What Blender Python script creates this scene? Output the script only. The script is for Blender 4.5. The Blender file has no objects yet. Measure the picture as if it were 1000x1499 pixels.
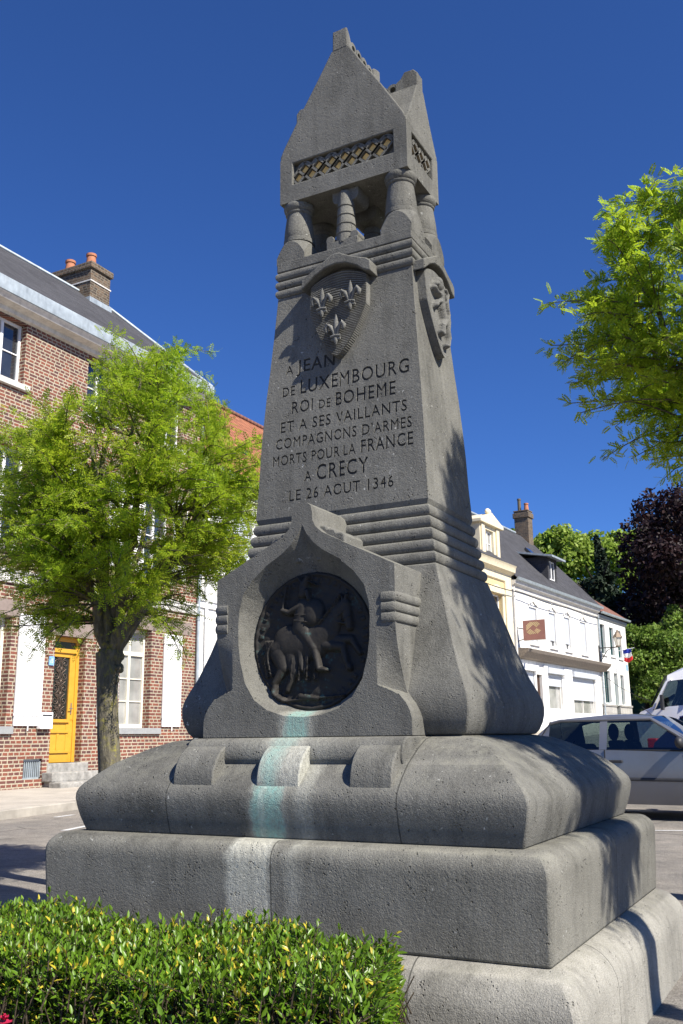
import bpy, bmesh, math, random
import numpy as np
from mathutils import Vector, Matrix
from math import radians as R_, sin, cos, pi, sqrt, atan2

# ------------------------------------------------------------------ camera, sky, sun
scn = bpy.context.scene
YAW, PIT, ROLL, FPX = R_(-27.72), R_(13.31), R_(-0.68), 1394.1
cam_d = bpy.data.cameras.new('camera'); cam = bpy.data.objects.new('camera', cam_d)
scn.collection.objects.link(cam); scn.camera = cam
cam_d.sensor_fit = 'VERTICAL'; cam_d.sensor_height = 36.0; cam_d.lens = FPX/1499*36
cam_d.clip_start = 0.05; cam_d.clip_end = 3000
_f = Vector((sin(YAW)*cos(PIT), cos(YAW)*cos(PIT), sin(PIT)))
_r = Vector((cos(YAW), -sin(YAW), 0)); _u = _r.cross(_f)
_r, _u = cos(ROLL)*_r + sin(ROLL)*_u, -sin(ROLL)*_r + cos(ROLL)*_u
_m = Matrix((_r, _u, -_f)).transposed().to_4x4(); _m.translation = Vector((2.018, -4.089, 1.06))
cam.matrix_world = _m

SUN = Vector((0.96, -0.30, 0.97)).normalized()
w = bpy.data.worlds.new('World'); scn.world = w; w.use_nodes = True
nt = w.node_tree
sky = nt.nodes.new('ShaderNodeTexSky'); sky.sky_type = 'NISHITA'; sky.sun_disc = False
sky.sun_elevation = math.asin(SUN.z); sky.sun_rotation = atan2(SUN.x, SUN.y)
sky.altitude = 1000; sky.air_density = 1.0; sky.dust_density = 0.0; sky.ozone_density = 5.0
bg = nt.nodes['Background']; bg.inputs['Strength'].default_value = 0.073
tn = nt.nodes.new('ShaderNodeMix'); tn.data_type = 'RGBA'; tn.blend_type = 'MULTIPLY'; tn.inputs[0].default_value = 1.0
tn.inputs[7].default_value = (0.41, 0.66, 1.10, 1)          # polarised, deep blue May sky
nt.links.new(sky.outputs[0], tn.inputs[6]); nt.links.new(tn.outputs[2], bg.inputs[0])
sl = bpy.data.lights.new('sun', 'SUN'); sl.energy = 5.0; sl.angle = R_(0.53); sl.color = (1.0, 0.94, 0.84)
so = bpy.data.objects.new('sun', sl); scn.collection.objects.link(so)
so.rotation_euler = SUN.to_track_quat('Z', 'Y').to_euler(); so.location = (20, -10, 40)
scn.view_settings.view_transform = 'Standard'; scn.view_settings.look = 'None'
scn.view_settings.gamma = 1.0; scn.view_settings.exposure = 0.80
scn.cycles.max_bounces = 6; scn.cycles.transparent_max_bounces = 12
scn.cycles.caustics_reflective = False; scn.cycles.caustics_refractive = False

rnd = random.Random(7)

# ------------------------------------------------------------------ mesh helpers
class MB:
    def __init__(s): s.v = []; s.f = []
    def add(s, vs, fs):
        o = len(s.v); s.v += [tuple(p) for p in vs]; s.f += [tuple(i+o for i in f) for f in fs]; return s
    def poly(s, pts): return s.add(pts, [tuple(range(len(pts)))])
    def box(s, x0, x1, y0, y1, z0, z1):
        return s.add([(x0,y0,z0),(x1,y0,z0),(x1,y1,z0),(x0,y1,z0),(x0,y0,z1),(x1,y0,z1),(x1,y1,z1),(x0,y1,z1)],
                     [(3,2,1,0),(4,5,6,7),(0,1,5,4),(1,2,6,5),(2,3,7,6),(3,0,4,7)])
    def loft(s, loops, closed=True, cap0=True, cap1=True):
        n = len(loops[0]); vs = [p for l in loops for p in l]; fs = []
        for a in range(len(loops)-1):
            for i in range(n if closed else n-1):
                j = (i+1) % n
                fs.append((a*n+i, a*n+j, (a+1)*n+j, (a+1)*n+i))
        if cap0: fs.append(tuple(range(n-1, -1, -1)))
        if cap1: fs.append(tuple((len(loops)-1)*n+i for i in range(n)))
        return s.add(vs, fs)
    def prism(s, pts, f, d0, d1):          # 2-D outline, f(a,b,d) -> xyz
        return s.loft([[f(a, b, d0) for a, b in pts], [f(a, b, d1) for a, b in pts]])
    def tube(s, pts, rad, n=6, caps=True):
        pts = [Vector(p) for p in pts]
        if not hasattr(rad, '__len__'): rad = [rad]*len(pts)
        loops = []; pu = None
        for i, p in enumerate(pts):
            t = (pts[min(i+1, len(pts)-1)] - pts[max(i-1, 0)])
            if t.length < 1e-9: t = Vector((0, 0, 1))
            t.normalize()
            if pu is None: pu = t.orthogonal().normalized()
            pu = pu - t*pu.dot(t)
            if pu.length < 1e-6: pu = t.orthogonal()
            pu.normalize(); q = t.cross(pu)
            loops.append([p + (pu*cos(2*pi*k/n) + q*sin(2*pi*k/n))*rad[i] for k in range(n)])
        return s.loft(loops, True, caps, caps)
    def lathe(s, prof, c=(0,0,0), n=28, ax='z'):
        loops = []
        for r, h in prof:
            l = []
            for k in range(n):
                a = 2*pi*k/n; x, y = r*cos(a), r*sin(a)
                p = (x, y, h) if ax == 'z' else ((x, h, y) if ax == 'y' else (h, x, y))
                l.append((c[0]+p[0], c[1]+p[1], c[2]+p[2]))
            loops.append(l)
        return s.loft(loops)
    def ellip(s, c, r, n=12, m=8):
        prof = [(max(1e-4, sin(pi*i/m)), -cos(pi*i/m)) for i in range(m+1)]
        o = len(s.v); s.lathe(prof, n=n)
        for i in range(o, len(s.v)):
            p = s.v[i]; s.v[i] = (c[0]+p[0]*r[0], c[1]+p[1]*r[1], c[2]+p[2]*r[2])
        return s
    def wall(s, u0, u1, z0, z1, holes, depth=.15, y=0.0, f=None, vertical_cut=None):
        f = f or (lambda a, d, z: (a, d, z))
        us = sorted({u0, u1, *[h[0] for h in holes], *[h[1] for h in holes]}); us = [u for u in us if u0 <= u <= u1]
        zs = sorted({z0, z1, *[h[2] for h in holes], *[h[3] for h in holes]}); zs = [z for z in zs if z0 <= z <= z1]
        for i in range(len(us)-1):
            for j in range(len(zs)-1):
                cu, cz = (us[i]+us[i+1])/2, (zs[j]+zs[j+1])/2
                if any(h[0] < cu < h[1] and h[2] < cz < h[3] for h in holes): continue
                s.poly([f(us[i],y,zs[j]), f(us[i+1],y,zs[j]), f(us[i+1],y,zs[j+1]), f(us[i],y,zs[j+1])])
        for a, b, c, d in [h[:4] for h in holes]:
            e = y+depth
            s.poly([f(a,y,c), f(a,e,c), f(b,e,c), f(b,y,c)]); s.poly([f(a,y,d), f(b,y,d), f(b,e,d), f(a,e,d)])
            s.poly([f(a,y,c), f(a,y,d), f(a,e,d), f(a,e,c)]); s.poly([f(b,y,c), f(b,e,c), f(b,e,d), f(b,y,d)])
        return s

def link(name, me, mat, parent):
    o = bpy.data.objects.new(name, me)
    if mat: me.materials.append(mat)
    scn.collection.objects.link(o)
    if parent: o.parent = parent
    return o
def obj(name, mb, mat, parent=None, smooth=None, bevel=0, weld=True, seg=2):
    me = bpy.data.meshes.new(name); me.from_pydata(mb.v, [], mb.f)
    bm = bmesh.new(); bm.from_mesh(me)
    if weld: bmesh.ops.remove_doubles(bm, verts=bm.verts, dist=1e-5)
    bmesh.ops.recalc_face_normals(bm, faces=bm.faces)
    bm.to_mesh(me); bm.free()
    if smooth:
        me.polygons.foreach_set('use_smooth', [True]*len(me.polygons)); me.set_sharp_from_angle(angle=R_(smooth))
    o = link(name, me, mat, parent)
    if bevel:
        md = o.modifiers.new('soft_edges', 'BEVEL'); md.width = bevel; md.segments = seg
        md.limit_method = 'ANGLE'; md.angle_limit = R_(50)
    return o
def obj_np(name, V, F, mat, parent=None, smooth=False):
    me = bpy.data.meshes.new(name); V = np.asarray(V, np.float32); F = np.asarray(F, np.int32)
    me.vertices.add(len(V)); me.vertices.foreach_set('co', V.ravel())
    k = F.shape[1]; me.loops.add(F.size); me.loops.foreach_set('vertex_index', F.ravel())
    me.polygons.add(len(F)); me.polygons.foreach_set('loop_start', np.arange(0, F.size, k, dtype=np.int32))
    me.polygons.foreach_set('loop_total', np.full(len(F), k, np.int32))
    if smooth: me.polygons.foreach_set('use_smooth', [True]*len(F))
    me.update(calc_edges=True); me.validate()
    return link(name, me, mat, parent)
def thing(name, label, cat, loc=(0,0,0), rz=0, group=None):
    o = bpy.data.objects.new(name, None); scn.collection.objects.link(o)
    o.location = loc; o.rotation_euler = (0, 0, rz); o.empty_display_size = .3
    return tag(o, label, cat, group)
def tag(o, label, cat, group=None):
    o['label'] = label; o['category'] = cat
    if group: o['group'] = group
    return o
def structure(o): o['kind'] = 'structure'; return o

# ------------------------------------------------------------------ materials
class NG:
    def __init__(s, name):
        s.m = bpy.data.materials.new(name); s.m.use_nodes = True; s.t = s.m.node_tree
        s.b = s.t.nodes['Principled BSDF']; s.out = s.t.nodes['Material Output']
        s.co = s.n('ShaderNodeTexCoord').outputs['Object']
    def n(s, typ, **kw):
        n = s.t.nodes.new(typ)
        for k, v in kw.items(): setattr(n, k, v)
        return n
    def put(s, sock, v):
        if isinstance(v, bpy.types.NodeSocket): s.t.links.new(v, sock)
        elif v is not None:
            if hasattr(v, '__len__') and len(v) == 3 and sock.type == 'RGBA': v = (*v, 1)
            sock.default_value = v
    def math(s, op, a, b=None, c=None, clamp=False):
        n = s.n('ShaderNodeMath', operation=op, use_clamp=clamp)
        for i, x in enumerate((a, b, c)):
            if x is not None: s.put(n.inputs[i], x)
        return n.outputs[0]
    def mapping(s, scale=(1,1,1), loc=(0,0,0), src=None):
        n = s.n('ShaderNodeMapping'); s.put(n.inputs[0], src or s.co)
        n.inputs['Scale'].default_value = scale; n.inputs['Location'].default_value = loc
        return n.outputs[0]
    def noise(s, scale, detail=4, rough=.55, vec=None):
        n = s.n('ShaderNodeTexNoise'); s.put(n.inputs['Vector'], vec or s.co)
        n.inputs['Scale'].default_value = scale; n.inputs['Detail'].default_value = detail; n.inputs['Roughness'].default_value = rough
        return n.outputs['Fac']
    def ramp(s, fac, a, b, c0=0., c1=1.):
        n = s.n('ShaderNodeMapRange'); s.put(n.inputs[0], fac)
        n.inputs[1].default_value = a; n.inputs[2].default_value = b; n.inputs[3].default_value = c0; n.inputs[4].default_value = c1
        return n.outputs[0]
    def mix(s, fac, a, b, mode='MIX'):
        n = s.n('ShaderNodeMix', data_type='RGBA', blend_type=mode)
        s.put(n.inputs[0], fac); s.put(n.inputs[6], a); s.put(n.inputs[7], b); return n.outputs[2]
    def scale(s, col, fac):
        n = s.n('ShaderNodeVectorMath', operation='SCALE'); s.put(n.inputs[0], col); s.put(n.inputs['Scale'], fac); return n.outputs[0]
    def bump(s, h, strength, dist=.01, prev=None):
        n = s.n('ShaderNodeBump'); s.put(n.inputs['Height'], h); n.inputs['Strength'].default_value = strength
        n.inputs['Distance'].default_value = dist
        if prev: s.t.links.new(prev, n.inputs['Normal'])
        return n.outputs[0]
    def sep(s, src=None):
        n = s.n('ShaderNodeSeparateXYZ'); s.put(n.inputs[0], src or s.co); return n.outputs
    def comb(s, x, y, z):
        n = s.n('ShaderNodeCombineXYZ')
        for i, q in enumerate((x, y, z)): s.put(n.inputs[i], q)
        return n.outputs[0]
    def fin(s, col=None, rough=None, normal=None, metal=None, spec=None):
        s.put(s.b.inputs['Base Color'], col); s.put(s.b.inputs['Roughness'], rough)
        if normal: s.put(s.b.inputs['Normal'], normal)
        s.put(s.b.inputs['Metallic'], metal); s.put(s.b.inputs['Specular IOR Level'], spec)
        return s.m

def M(name, col, rough=.7, var=.12, scale=6, bump=0, bscale=60, metal=0, spec=.4, streak=0):
    g = NG(name); a = g.noise(scale, 5, .6); f = g.ramp(a, .3, .7, 1-var, 1+var)
    c = g.scale(col, f)
    if streak:
        st = g.noise(3, 3, .6, g.mapping((4, 4, .35))); c = g.scale(c, g.ramp(st, .45, .75, 1, 1-streak))
    nrm = g.bump(g.noise(bscale, 4, .6), bump, .01) if bump else None
    return g.fin(c, g.ramp(a, .3, .7, max(.02, rough-.06), min(1, rough+.06)), nrm, metal, spec)

def stone_mat(name, base, stain=None, joints=(), lich=.75, streaky=.3, ztop=9):
    g = NG(name); x, y, z = g.sep()
    big = g.noise(1.3, 4, .6); mid = g.noise(7, 5, .65); fine = g.noise(230, 3, .7)
    st = g.noise(2.2, 4, .65, g.mapping((7, 7, .55)))
    c = g.scale(base, g.ramp(big, .3, .7, .84, 1.16))
    c = g.scale(c, g.ramp(mid, .3, .7, .88, 1.12)); c = g.scale(c, g.ramp(fine, .28, .72, .62, 1.38))
    c = g.scale(c, g.ramp(st, .5, .78, 1, 1-streaky))
    li = g.ramp(g.noise(46, 3, .6), .675, .70); li2 = g.ramp(g.noise(2.3, 3, .6), .47, .6)
    c = g.mix(g.math('MULTIPLY', g.math('MULTIPLY', li, li2), lich), c, (.52, .52, .48))
    geo = g.n('ShaderNodeNewGeometry').outputs['Normal']; up = g.sep(geo)[2]      # lichen settles where water lies
    lp = g.math('MULTIPLY', g.ramp(up, .25, .9), g.ramp(g.noise(11, 5, .75), .47, .60))
    c = g.mix(g.math('MULTIPLY', lp, .38), c, (.25, .245, .20))
    dk = g.math('MULTIPLY', g.ramp(g.noise(3.1, 5, .7, g.mapping((1, 1, .5), (3, 7, 1))), .50, .66), g.ramp(g.noise(55, 3, .7), .35, .6, .4, 1))
    c = g.scale(c, g.math('SUBTRACT', 1.0, g.math('MULTIPLY', dk, .34)))
    drip = g.math('MULTIPLY', g.ramp(g.noise(1.0, 4, .7, g.mapping((26, 26, .9))), .57, .70), g.ramp(g.noise(2.4, 3, .6, g.mapping((1, 1, 1), (9, 2, 5))), .46, .60))
    c = g.mix(g.math('MULTIPLY', drip, .30), c, (.30, .295, .26))
    if stain:                                   # (x0, x1, colour, strength, soft) streaks that ran down the front face
        front = g.math('MULTIPLY', g.math('LESS_THAN', y, -.30), g.ramp(z, ztop-.006, ztop+.004, 1, 0))
        wob = g.math('ADD', g.math('MULTIPLY', g.math('SUBTRACT', g.noise(5, 4, .7, g.mapping((2, 2, 1.2))), .5), .09), g.math('MULTIPLY', g.math('SUBTRACT', g.noise(30, 3, .7, g.mapping((1.6, 1, .5))), .5), .035))
        run = g.ramp(g.noise(1.0, 4, .75, g.mapping((70, 70, 2.2))), .34, .56, .5, 1)
        xx = g.math('ADD', x, wob)
        for x0, x1, col, k, soft in stain:
            a = g.math('MULTIPLY', g.ramp(xx, x0-soft, x0+soft), g.ramp(xx, x1-soft, x1+soft, 1, 0))
            a = g.math('MULTIPLY', a, g.math('MULTIPLY', run, g.ramp(g.noise(60, 4, .7), .25, .62, .35, 1)))
            c = g.mix(g.math('MULTIPLY', g.math('MULTIPLY', a, front), k), c, col)
    for ax, v in joints:
        src = (x, y, z)[ax]
        d = g.math('ABSOLUTE', g.math('SUBTRACT', src, v))
        c = g.mix(g.ramp(d, .0015, .004, .75, 0), c, (.03, .03, .027))
    pit = g.n('ShaderNodeTexVoronoi', feature='F1'); g.put(pit.inputs['Vector'], g.mapping((1,1,1))); pit.inputs['Scale'].default_value = 75
    pits = g.math('MULTIPLY', g.ramp(pit.outputs['Distance'], .0, .32, 0, 1), 1.0)
    gate = g.ramp(g.noise(16, 3, .6), .56, .63)
    ph = g.math('SUBTRACT', 1.0, g.math('MULTIPLY', gate, g.math('SUBTRACT', 1.0, pits)))
    c = g.scale(c, g.ramp(ph, 0, .7, .55, 1))
    nb = g.bump(g.noise(190, 3, .65), .75, .004)
    nb = g.bump(g.noise(70, 4, .65), .5, .006, nb)
    nb = g.bump(ph, 1.0, .010, nb)
    return g.fin(c, .93, nb, 0, .2)

GREEN, PALE, RUST = (.235, .42, .37), (.52, .52, .45), (.34, .31, .23)
SB = (.156, .153, .136)
stone = stone_mat('grey_stone', SB)
stone_frame = stone_mat('grey_stone_frame', SB, [(-.105, .055, PALE, .55, .02), (-.075, .025, GREEN, .9, .015)], (), .5, .25, 1.17)
stone_torus = stone_mat('grey_stone_roll', SB, [(-.22, .20, PALE, .3, .06), (-.11, .06, PALE, .5, .03), (-.09, .03, GREEN, .45, .02)])
stone_scroll = stone_mat('grey_stone_scroll', SB, [(-.11, .13, PALE, .8, .015), (-.075, -.005, GREEN, .75, .02)])
stone_slope = stone_mat('grey_stone_slope', SB, [(-.115, .155, PALE, .5, .02), (-.10, .02, GREEN, .95, .014), (-.07,-.05, PALE,.5,.01), (.04, .09, (.08,.075,.06), .5, .02)],
                        [(0, -.52), (0, .52), (1, .34)])
stone_plinth = stone_mat('grey_stone_plinth', (.172, .167, .144), [(-.16, .03, PALE, 1.0, .016), (.10, .15, PALE, .35, .02), (-.14, .02, RUST, .3, .03)], [(0, .035), (1, .05)])
stone_step = stone_mat('pale_granite_step', (.275, .265, .232), [(.55, .62, (.09, .085, .075), .4, .03), (.66, .8, (.13, .125, .11), .4, .05)], [(0, .62), (1, -.48)], .3, .4)
stone_relief = stone_mat('grey_stone_relief', (.175, .173, .158), None, (), .3)
engraved = M('grimy_shaded_engraving', (.045, .044, .042), .95, .2, 60, .4, 200)  # grime on the letter floors, with the shade of the cuts painted in
gold = M('old_gold_panes', (.80, .52, .17), .5, .3, 24, .2, 90, 0, .4)
def bronze_m():
    g = NG('dark_bronze'); n1 = g.noise(9, 5, .65); n2 = g.noise(40, 4, .7)
    vg = g.math('MULTIPLY', g.ramp(n1, .56, .68), g.ramp(n2, .5, .62))
    c = g.mix(vg, g.scale((.030, .027, .023), g.ramp(n2, .3, .7, .7, 1.3)), (.05, .12, .115))
    return g.fin(c, g.ramp(n2, .3, .7, .55, .8), g.bump(n2, .4, .004), .15, .35)
bronze = bronze_m()

def brick_mat(name, c1, c2, mortar, bw=.24, rh=.077, ms=.013):
    g = NG(name); x, y, z = g.sep()
    v = g.comb(g.math('ADD', x, y), z, 0)
    wv = g.noise(14, 2, .5); wob = g.math('MULTIPLY', g.math('SUBTRACT', wv, .5), .012)
    v2 = g.comb(g.math('ADD', g.math('ADD', x, y), wob), g.math('ADD', z, wob), 0)
    def br(off, w_):
        b = g.n('ShaderNodeTexBrick'); g.put(b.inputs['Vector'], v2); b.offset = off; b.offset_frequency = 2
        b.inputs['Scale'].default_value = 1; b.inputs['Brick Width'].default_value = w_; b.inputs['Row Height'].default_value = rh
        b.inputs['Mortar Size'].default_value = ms; b.inputs['Mortar Smooth'].default_value = .15; b.inputs['Bias'].default_value = 0
        b.inputs['Color1'].default_value = (*c1, 1); b.inputs['Color2'].default_value = (*c2, 1); b.inputs['Mortar'].default_value = (*mortar, 1)
        return b
    A, Bq = br(.5, bw), br(.27, bw*.62)
    row = g.math('MODULO', g.math('FLOOR', g.math('DIVIDE', z, rh)), 3.0)
    sel = g.math('GREATER_THAN', row, .5)
    c = g.mix(sel, A.outputs[0], Bq.outputs[0]); fac = g.math('ADD', g.math('MULTIPLY', sel, Bq.outputs['Fac']), g.math('MULTIPLY', g.math('SUBTRACT', 1., sel), A.outputs['Fac']))
    c = g.scale(c, g.ramp(g.noise(30, 4, .6), .3, .7, .75, 1.25)); c = g.scale(c, g.ramp(g.noise(1.2, 3, .6), .3, .7, .85, 1.12))
    return g.fin(c, .9, g.bump(g.math('SUBTRACT', 1., fac), .6, .012, g.bump(g.noise(90, 3), .3, .004)), 0, .2)
brick = brick_mat('red_brick', (.235, .080, .052), (.105, .052, .050), (.40, .35, .26))
chimney_brick = brick_mat('sooty_brick', (.17, .115, .075), (.07, .055, .045), (.20, .18, .14), .22, .075, .01)
slate = brick_mat('slate', (.055, .055, .060), (.075, .075, .082), (.03, .03, .033), .2, .11, .004)
def tile_mat(name, col):
    g = NG(name); x, y, z = g.sep()
    wv = g.n('ShaderNodeTexWave', bands_direction='X'); g.put(wv.inputs[0], g.co); wv.inputs['Scale'].default_value = 1.4; wv.inputs['Distortion'].default_value = .6
    row = g.n('ShaderNodeTexWave', bands_direction='Z', wave_profile='SAW'); g.put(row.inputs[0], g.co); row.inputs['Scale'].default_value = 1.5; row.inputs['Distortion'].default_value = .3
    h = g.math('ADD', wv.outputs['Fac'], row.outputs['Fac'])
    c = g.scale(col, g.ramp(g.noise(7, 5, .7), .3, .7, .6, 1.35)); c = g.scale(c, g.ramp(h, .2, 1.6, .65, 1.1))
    return g.fin(c, .85, g.bump(h, .9, .03), 0, .2)
tiles_red = tile_mat('orange_clay_tiles', (.31, .125, .07)); tiles_brown = tile_mat('brown_clay_tiles', (.22, .11, .085))
zinc = M('zinc', (.36, .41, .44), .55, .18, 5, .1, 30, .25, .5, .2)
white = M('white_paint', (.80, .80, .79), .6, .04, 4, .08, 40, 0, .3, .08)
render_w = M('white_render', (.78, .77, .73), .85, .07, 2.5, .2, 120, 0, .2, .28)
soffit = M('aged_white_cornice', (.62, .60, .56), .8, .12, 3, .15, 60, 0, .2, .25)
cream = M('cream_render', (.66, .52, .28), .85, .08, 3, .15, 100, 0, .2, .15)
creamtrim = M('pale_cream_stone', (.72, .64, .46), .8, .07, 6, .15, 80, 0, .2, .15)
shutter_white = M('white_shutter_slats', (.52, .55, .60), .55, .03, 5, 0)
greyshutter = M('pale_grey_roller_shutter', (.50, .53, .57), .55, .04, 5, 0)
darkwood = M('weathered_fascia', (.20, .17, .14), .8, .3, 12, .3, 60)
lintel_m = M('brownish_lintel_stone', (.24, .19, .165), .85, .15, 9, .3, 80)
bluestone = M('bluestone', (.29, .30, .30), .8, .1, 10, .2, 80)
stepstone = M('weathered_step_stone', (.30, .29, .265), .9, .35, 9, .5, 60)
ochre = M('ochre_door_paint', (.60, .32, .035), .42, .06, 9, .08, 60, 0, .5)
iron = M('brown_wrought_iron', (.14, .10, .075), .5, .2, 30, 0, 60, .5, .5)
blackiron = M('black_iron', (.02, .02, .022), .45, .1, 20, 0)
steel = M('brushed_steel', (.55, .54, .50), .35, .1, 20, 0, 60, .9, .5)
blueplate = M('blue_enamel', (.22, .42, .78), .3, .05, 20); whiteplate = M('white_enamel', (.82, .84, .86), .3, .03, 20)
terracotta = M('terracotta', (.42, .17, .09), .8, .2, 12, .2, 60)
teal = M('dark_teal_paint', (.015, .075, .075), .5, .1, 12); darkroom = M('dark_interior', (.018, .018, .02), .8, .2, 6)
brown = M('dark_brown_door', (.05, .025, .015), .5, .2, 10)
signred = M('maroon_sign', (.29, .14, .12), .35, .08, 6); signgold = M('gold_lettering', (.75, .62, .34), .4, .05, 20)
def glass_win(name, tint, rough=.06):
    g = NG(name); c = g.scale(tint, g.ramp(g.noise(1.5, 3), .3, .7, .7, 1.3))
    m = g.fin(c, rough, g.bump(g.noise(2.5, 2), .03, .05), 0, .9); g.b.inputs['Coat Weight'].default_value = .6; g.b.inputs['Coat Roughness'].default_value = .02
    return m
pane = glass_win('dark_window_glass', (.03, .034, .04)); pane_curtain = glass_win('glass_over_curtain', (.34, .34, .32), .15)
def car_glass():
    g = NG('tinted_car_glass'); tr = g.n('ShaderNodeBsdfTransparent'); tr.inputs[0].default_value = (.42, .50, .49, 1)
    gl = g.n('ShaderNodeBsdfGlossy'); gl.inputs['Roughness'].default_value = .015; gl.inputs[0].default_value = (.9, .95, 1, 1)
    fr = g.n('ShaderNodeFresnel'); fr.inputs[0].default_value = 1.5
    mx = g.n('ShaderNodeMixShader'); g.put(mx.inputs[0], g.math('ADD', g.math('MULTIPLY', fr.outputs[0], .9), .03)); g.t.links.new(tr.outputs[0], mx.inputs[1]); g.t.links.new(gl.outputs[0], mx.inputs[2])
    g.t.links.new(mx.outputs[0], g.out.inputs[0]); return g.m
carglass = car_glass()
def paint(name, col, metal=.0, rough=.3):
    g = NG(name); d = g.noise(3, 4, .6); x, y, z = g.sep()
    dirt = g.math('MULTIPLY', g.ramp(z, .55, .15), g.ramp(d, .3, .7, .3, .75))
    c = g.mix(dirt, g.scale(col, g.ramp(d, .3, .7, .95, 1.05)), (.20, .175, .14))
    fl = g.noise(900, 2, .5)
    m = g.fin(c, g.math('ADD', g.math('MULTIPLY', dirt, .4), rough), g.bump(fl, .02, .001), metal, .5)
    g.b.inputs['Coat Weight'].default_value = .6; g.b.inputs['Coat Roughness'].default_value = .08; return m
silver = paint('silver_car_paint', (.22, .23, .255), .55, .34); bluepaint = paint('dark_blue_car_paint', (.018, .022, .095), .1, .3); vanwhite = paint('white_van_paint', (.78, .78, .79), 0, .35)
rubber = M('black_rubber', (.018, .018, .018), .75, .15, 20); plastic = M('grey_black_plastic', (.035, .035, .037), .5, .1, 20)
seatcloth = M('dark_seat_cloth', (.03, .032, .036), .9, .2, 30); alloy = M('alloy_rim', (.5, .5, .5), .35, .05, 10, 0, 60, .8)
redlens = M('red_lamp_lens', (.55, .02, .015), .15, .05, 20, 0, 60, 0, .7); clearlens = M('clear_lamp_lens', (.7, .72, .72), .1, .05, 20, 0, 60, 0, .8)
flagblue = M('flag_blue', (.02, .035, .35), .8, .05, 8); flagwhite = M('flag_white', (.78, .78, .76), .8, .04, 8); flagred = M('flag_red', (.62, .025, .03), .8, .06, 8)
lampglass = M('frosted_lantern_glass', (.62, .60, .52), .2, .05, 10, 0, 60, 0, .7); coppery = M('verdigris_brown_copper', (.20, .15, .11), .5, .2, 20, 0, 60, .4)

def leaf_mat(name, c1, c2, c3, trans=.35, rough=.5, nscale=1.2, amt3=.12, spec=.35, clump=0):
    g = NG(name); gm = g.n('ShaderNodeNewGeometry'); rp = gm.outputs['Random Per Island']
    c = g.mix(g.ramp(g.noise(nscale, 3, .6), .35, .65), c1, c2)
    c = g.scale(c, g.ramp(rp, 0, 1, .7, 1.3))
    th = g.ramp(g.noise(clump, 3, .6), .54, .64, 1-amt3*.3, 1-amt3*6) if clump else 1-amt3
    c = g.mix(g.math('GREATER_THAN', g.math('FRACT', g.math('MULTIPLY', rp, 37.3)), th), c, c3)
    g.put(g.b.inputs['Base Color'], c); g.b.inputs['Roughness'].default_value = rough; g.b.inputs['Specular IOR Level'].default_value = spec
    tl = g.n('ShaderNodeBsdfTranslucent'); g.put(tl.inputs[0], g.mix(.5, c, g.scale(c, 1.5), 'MIX'))
    mx = g.n('ShaderNodeMixShader'); mx.inputs[0].default_value = trans
    g.t.links.new(g.b.outputs[0], mx.inputs[1]); g.t.links.new(tl.outputs[0], mx.inputs[2]); g.t.links.new(mx.outputs[0], g.out.inputs[0])
    return g.m
robinia = leaf_mat('robinia_leaves', (.27, .39, .022), (.36, .44, .03), (.18, .32, .02), .58, .5, 1.1)
hedgeleaf = leaf_mat('hedge_leaves', (.092, .185, .012), (.14, .24, .018), (.50, .42, .04), .25, .36, 6, .07, .4, 13)
hill_green = leaf_mat('bright_hill_leaves', (.20, .30, .04), (.27, .36, .06), (.33, .40, .10), .35, .6, .25)
hill_mid = leaf_mat('mid_green_leaves', (.11, .19, .025), (.16, .245, .035), (.22, .29, .06), .3, .6, .5)
conif = leaf_mat('dark_conifer_needles', (.012, .026, .012), (.02, .038, .017), (.015, .03, .014), .1, .7, .6)
beech = leaf_mat('purple_beech_leaves', (.014, .006, .008), (.022, .008, .010), (.032, .013, .013), .2, .6, .4)
flowerred = M('magenta_petals', (.45, .012, .06), .6, .2, 30)
def bark_mat(name, col, lich=0.):
    g = NG(name); v = g.mapping((1, 1, .22)); a = g.noise(26, 5, .7, v); b = g.noise(9, 4, .6)
    c = g.scale(col, g.ramp(a, .3, .7, .45, 1.45))
    if lich: c = g.mix(g.math('MULTIPLY', g.ramp(g.noise(24, 4, .7), .5, .62), g.ramp(b, .42, .6, .1, lich)), c, (.30, .27, .05))
    return g.fin(c, .95, g.bump(a, 1., .03), 0, .15)
bark = bark_mat('lichened_bark', (.15, .135, .10), .8); twigbark = bark_mat('twig_bark', (.075, .058, .04)); hillbark = bark_mat('dark_bark', (.05, .042, .033))

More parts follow.
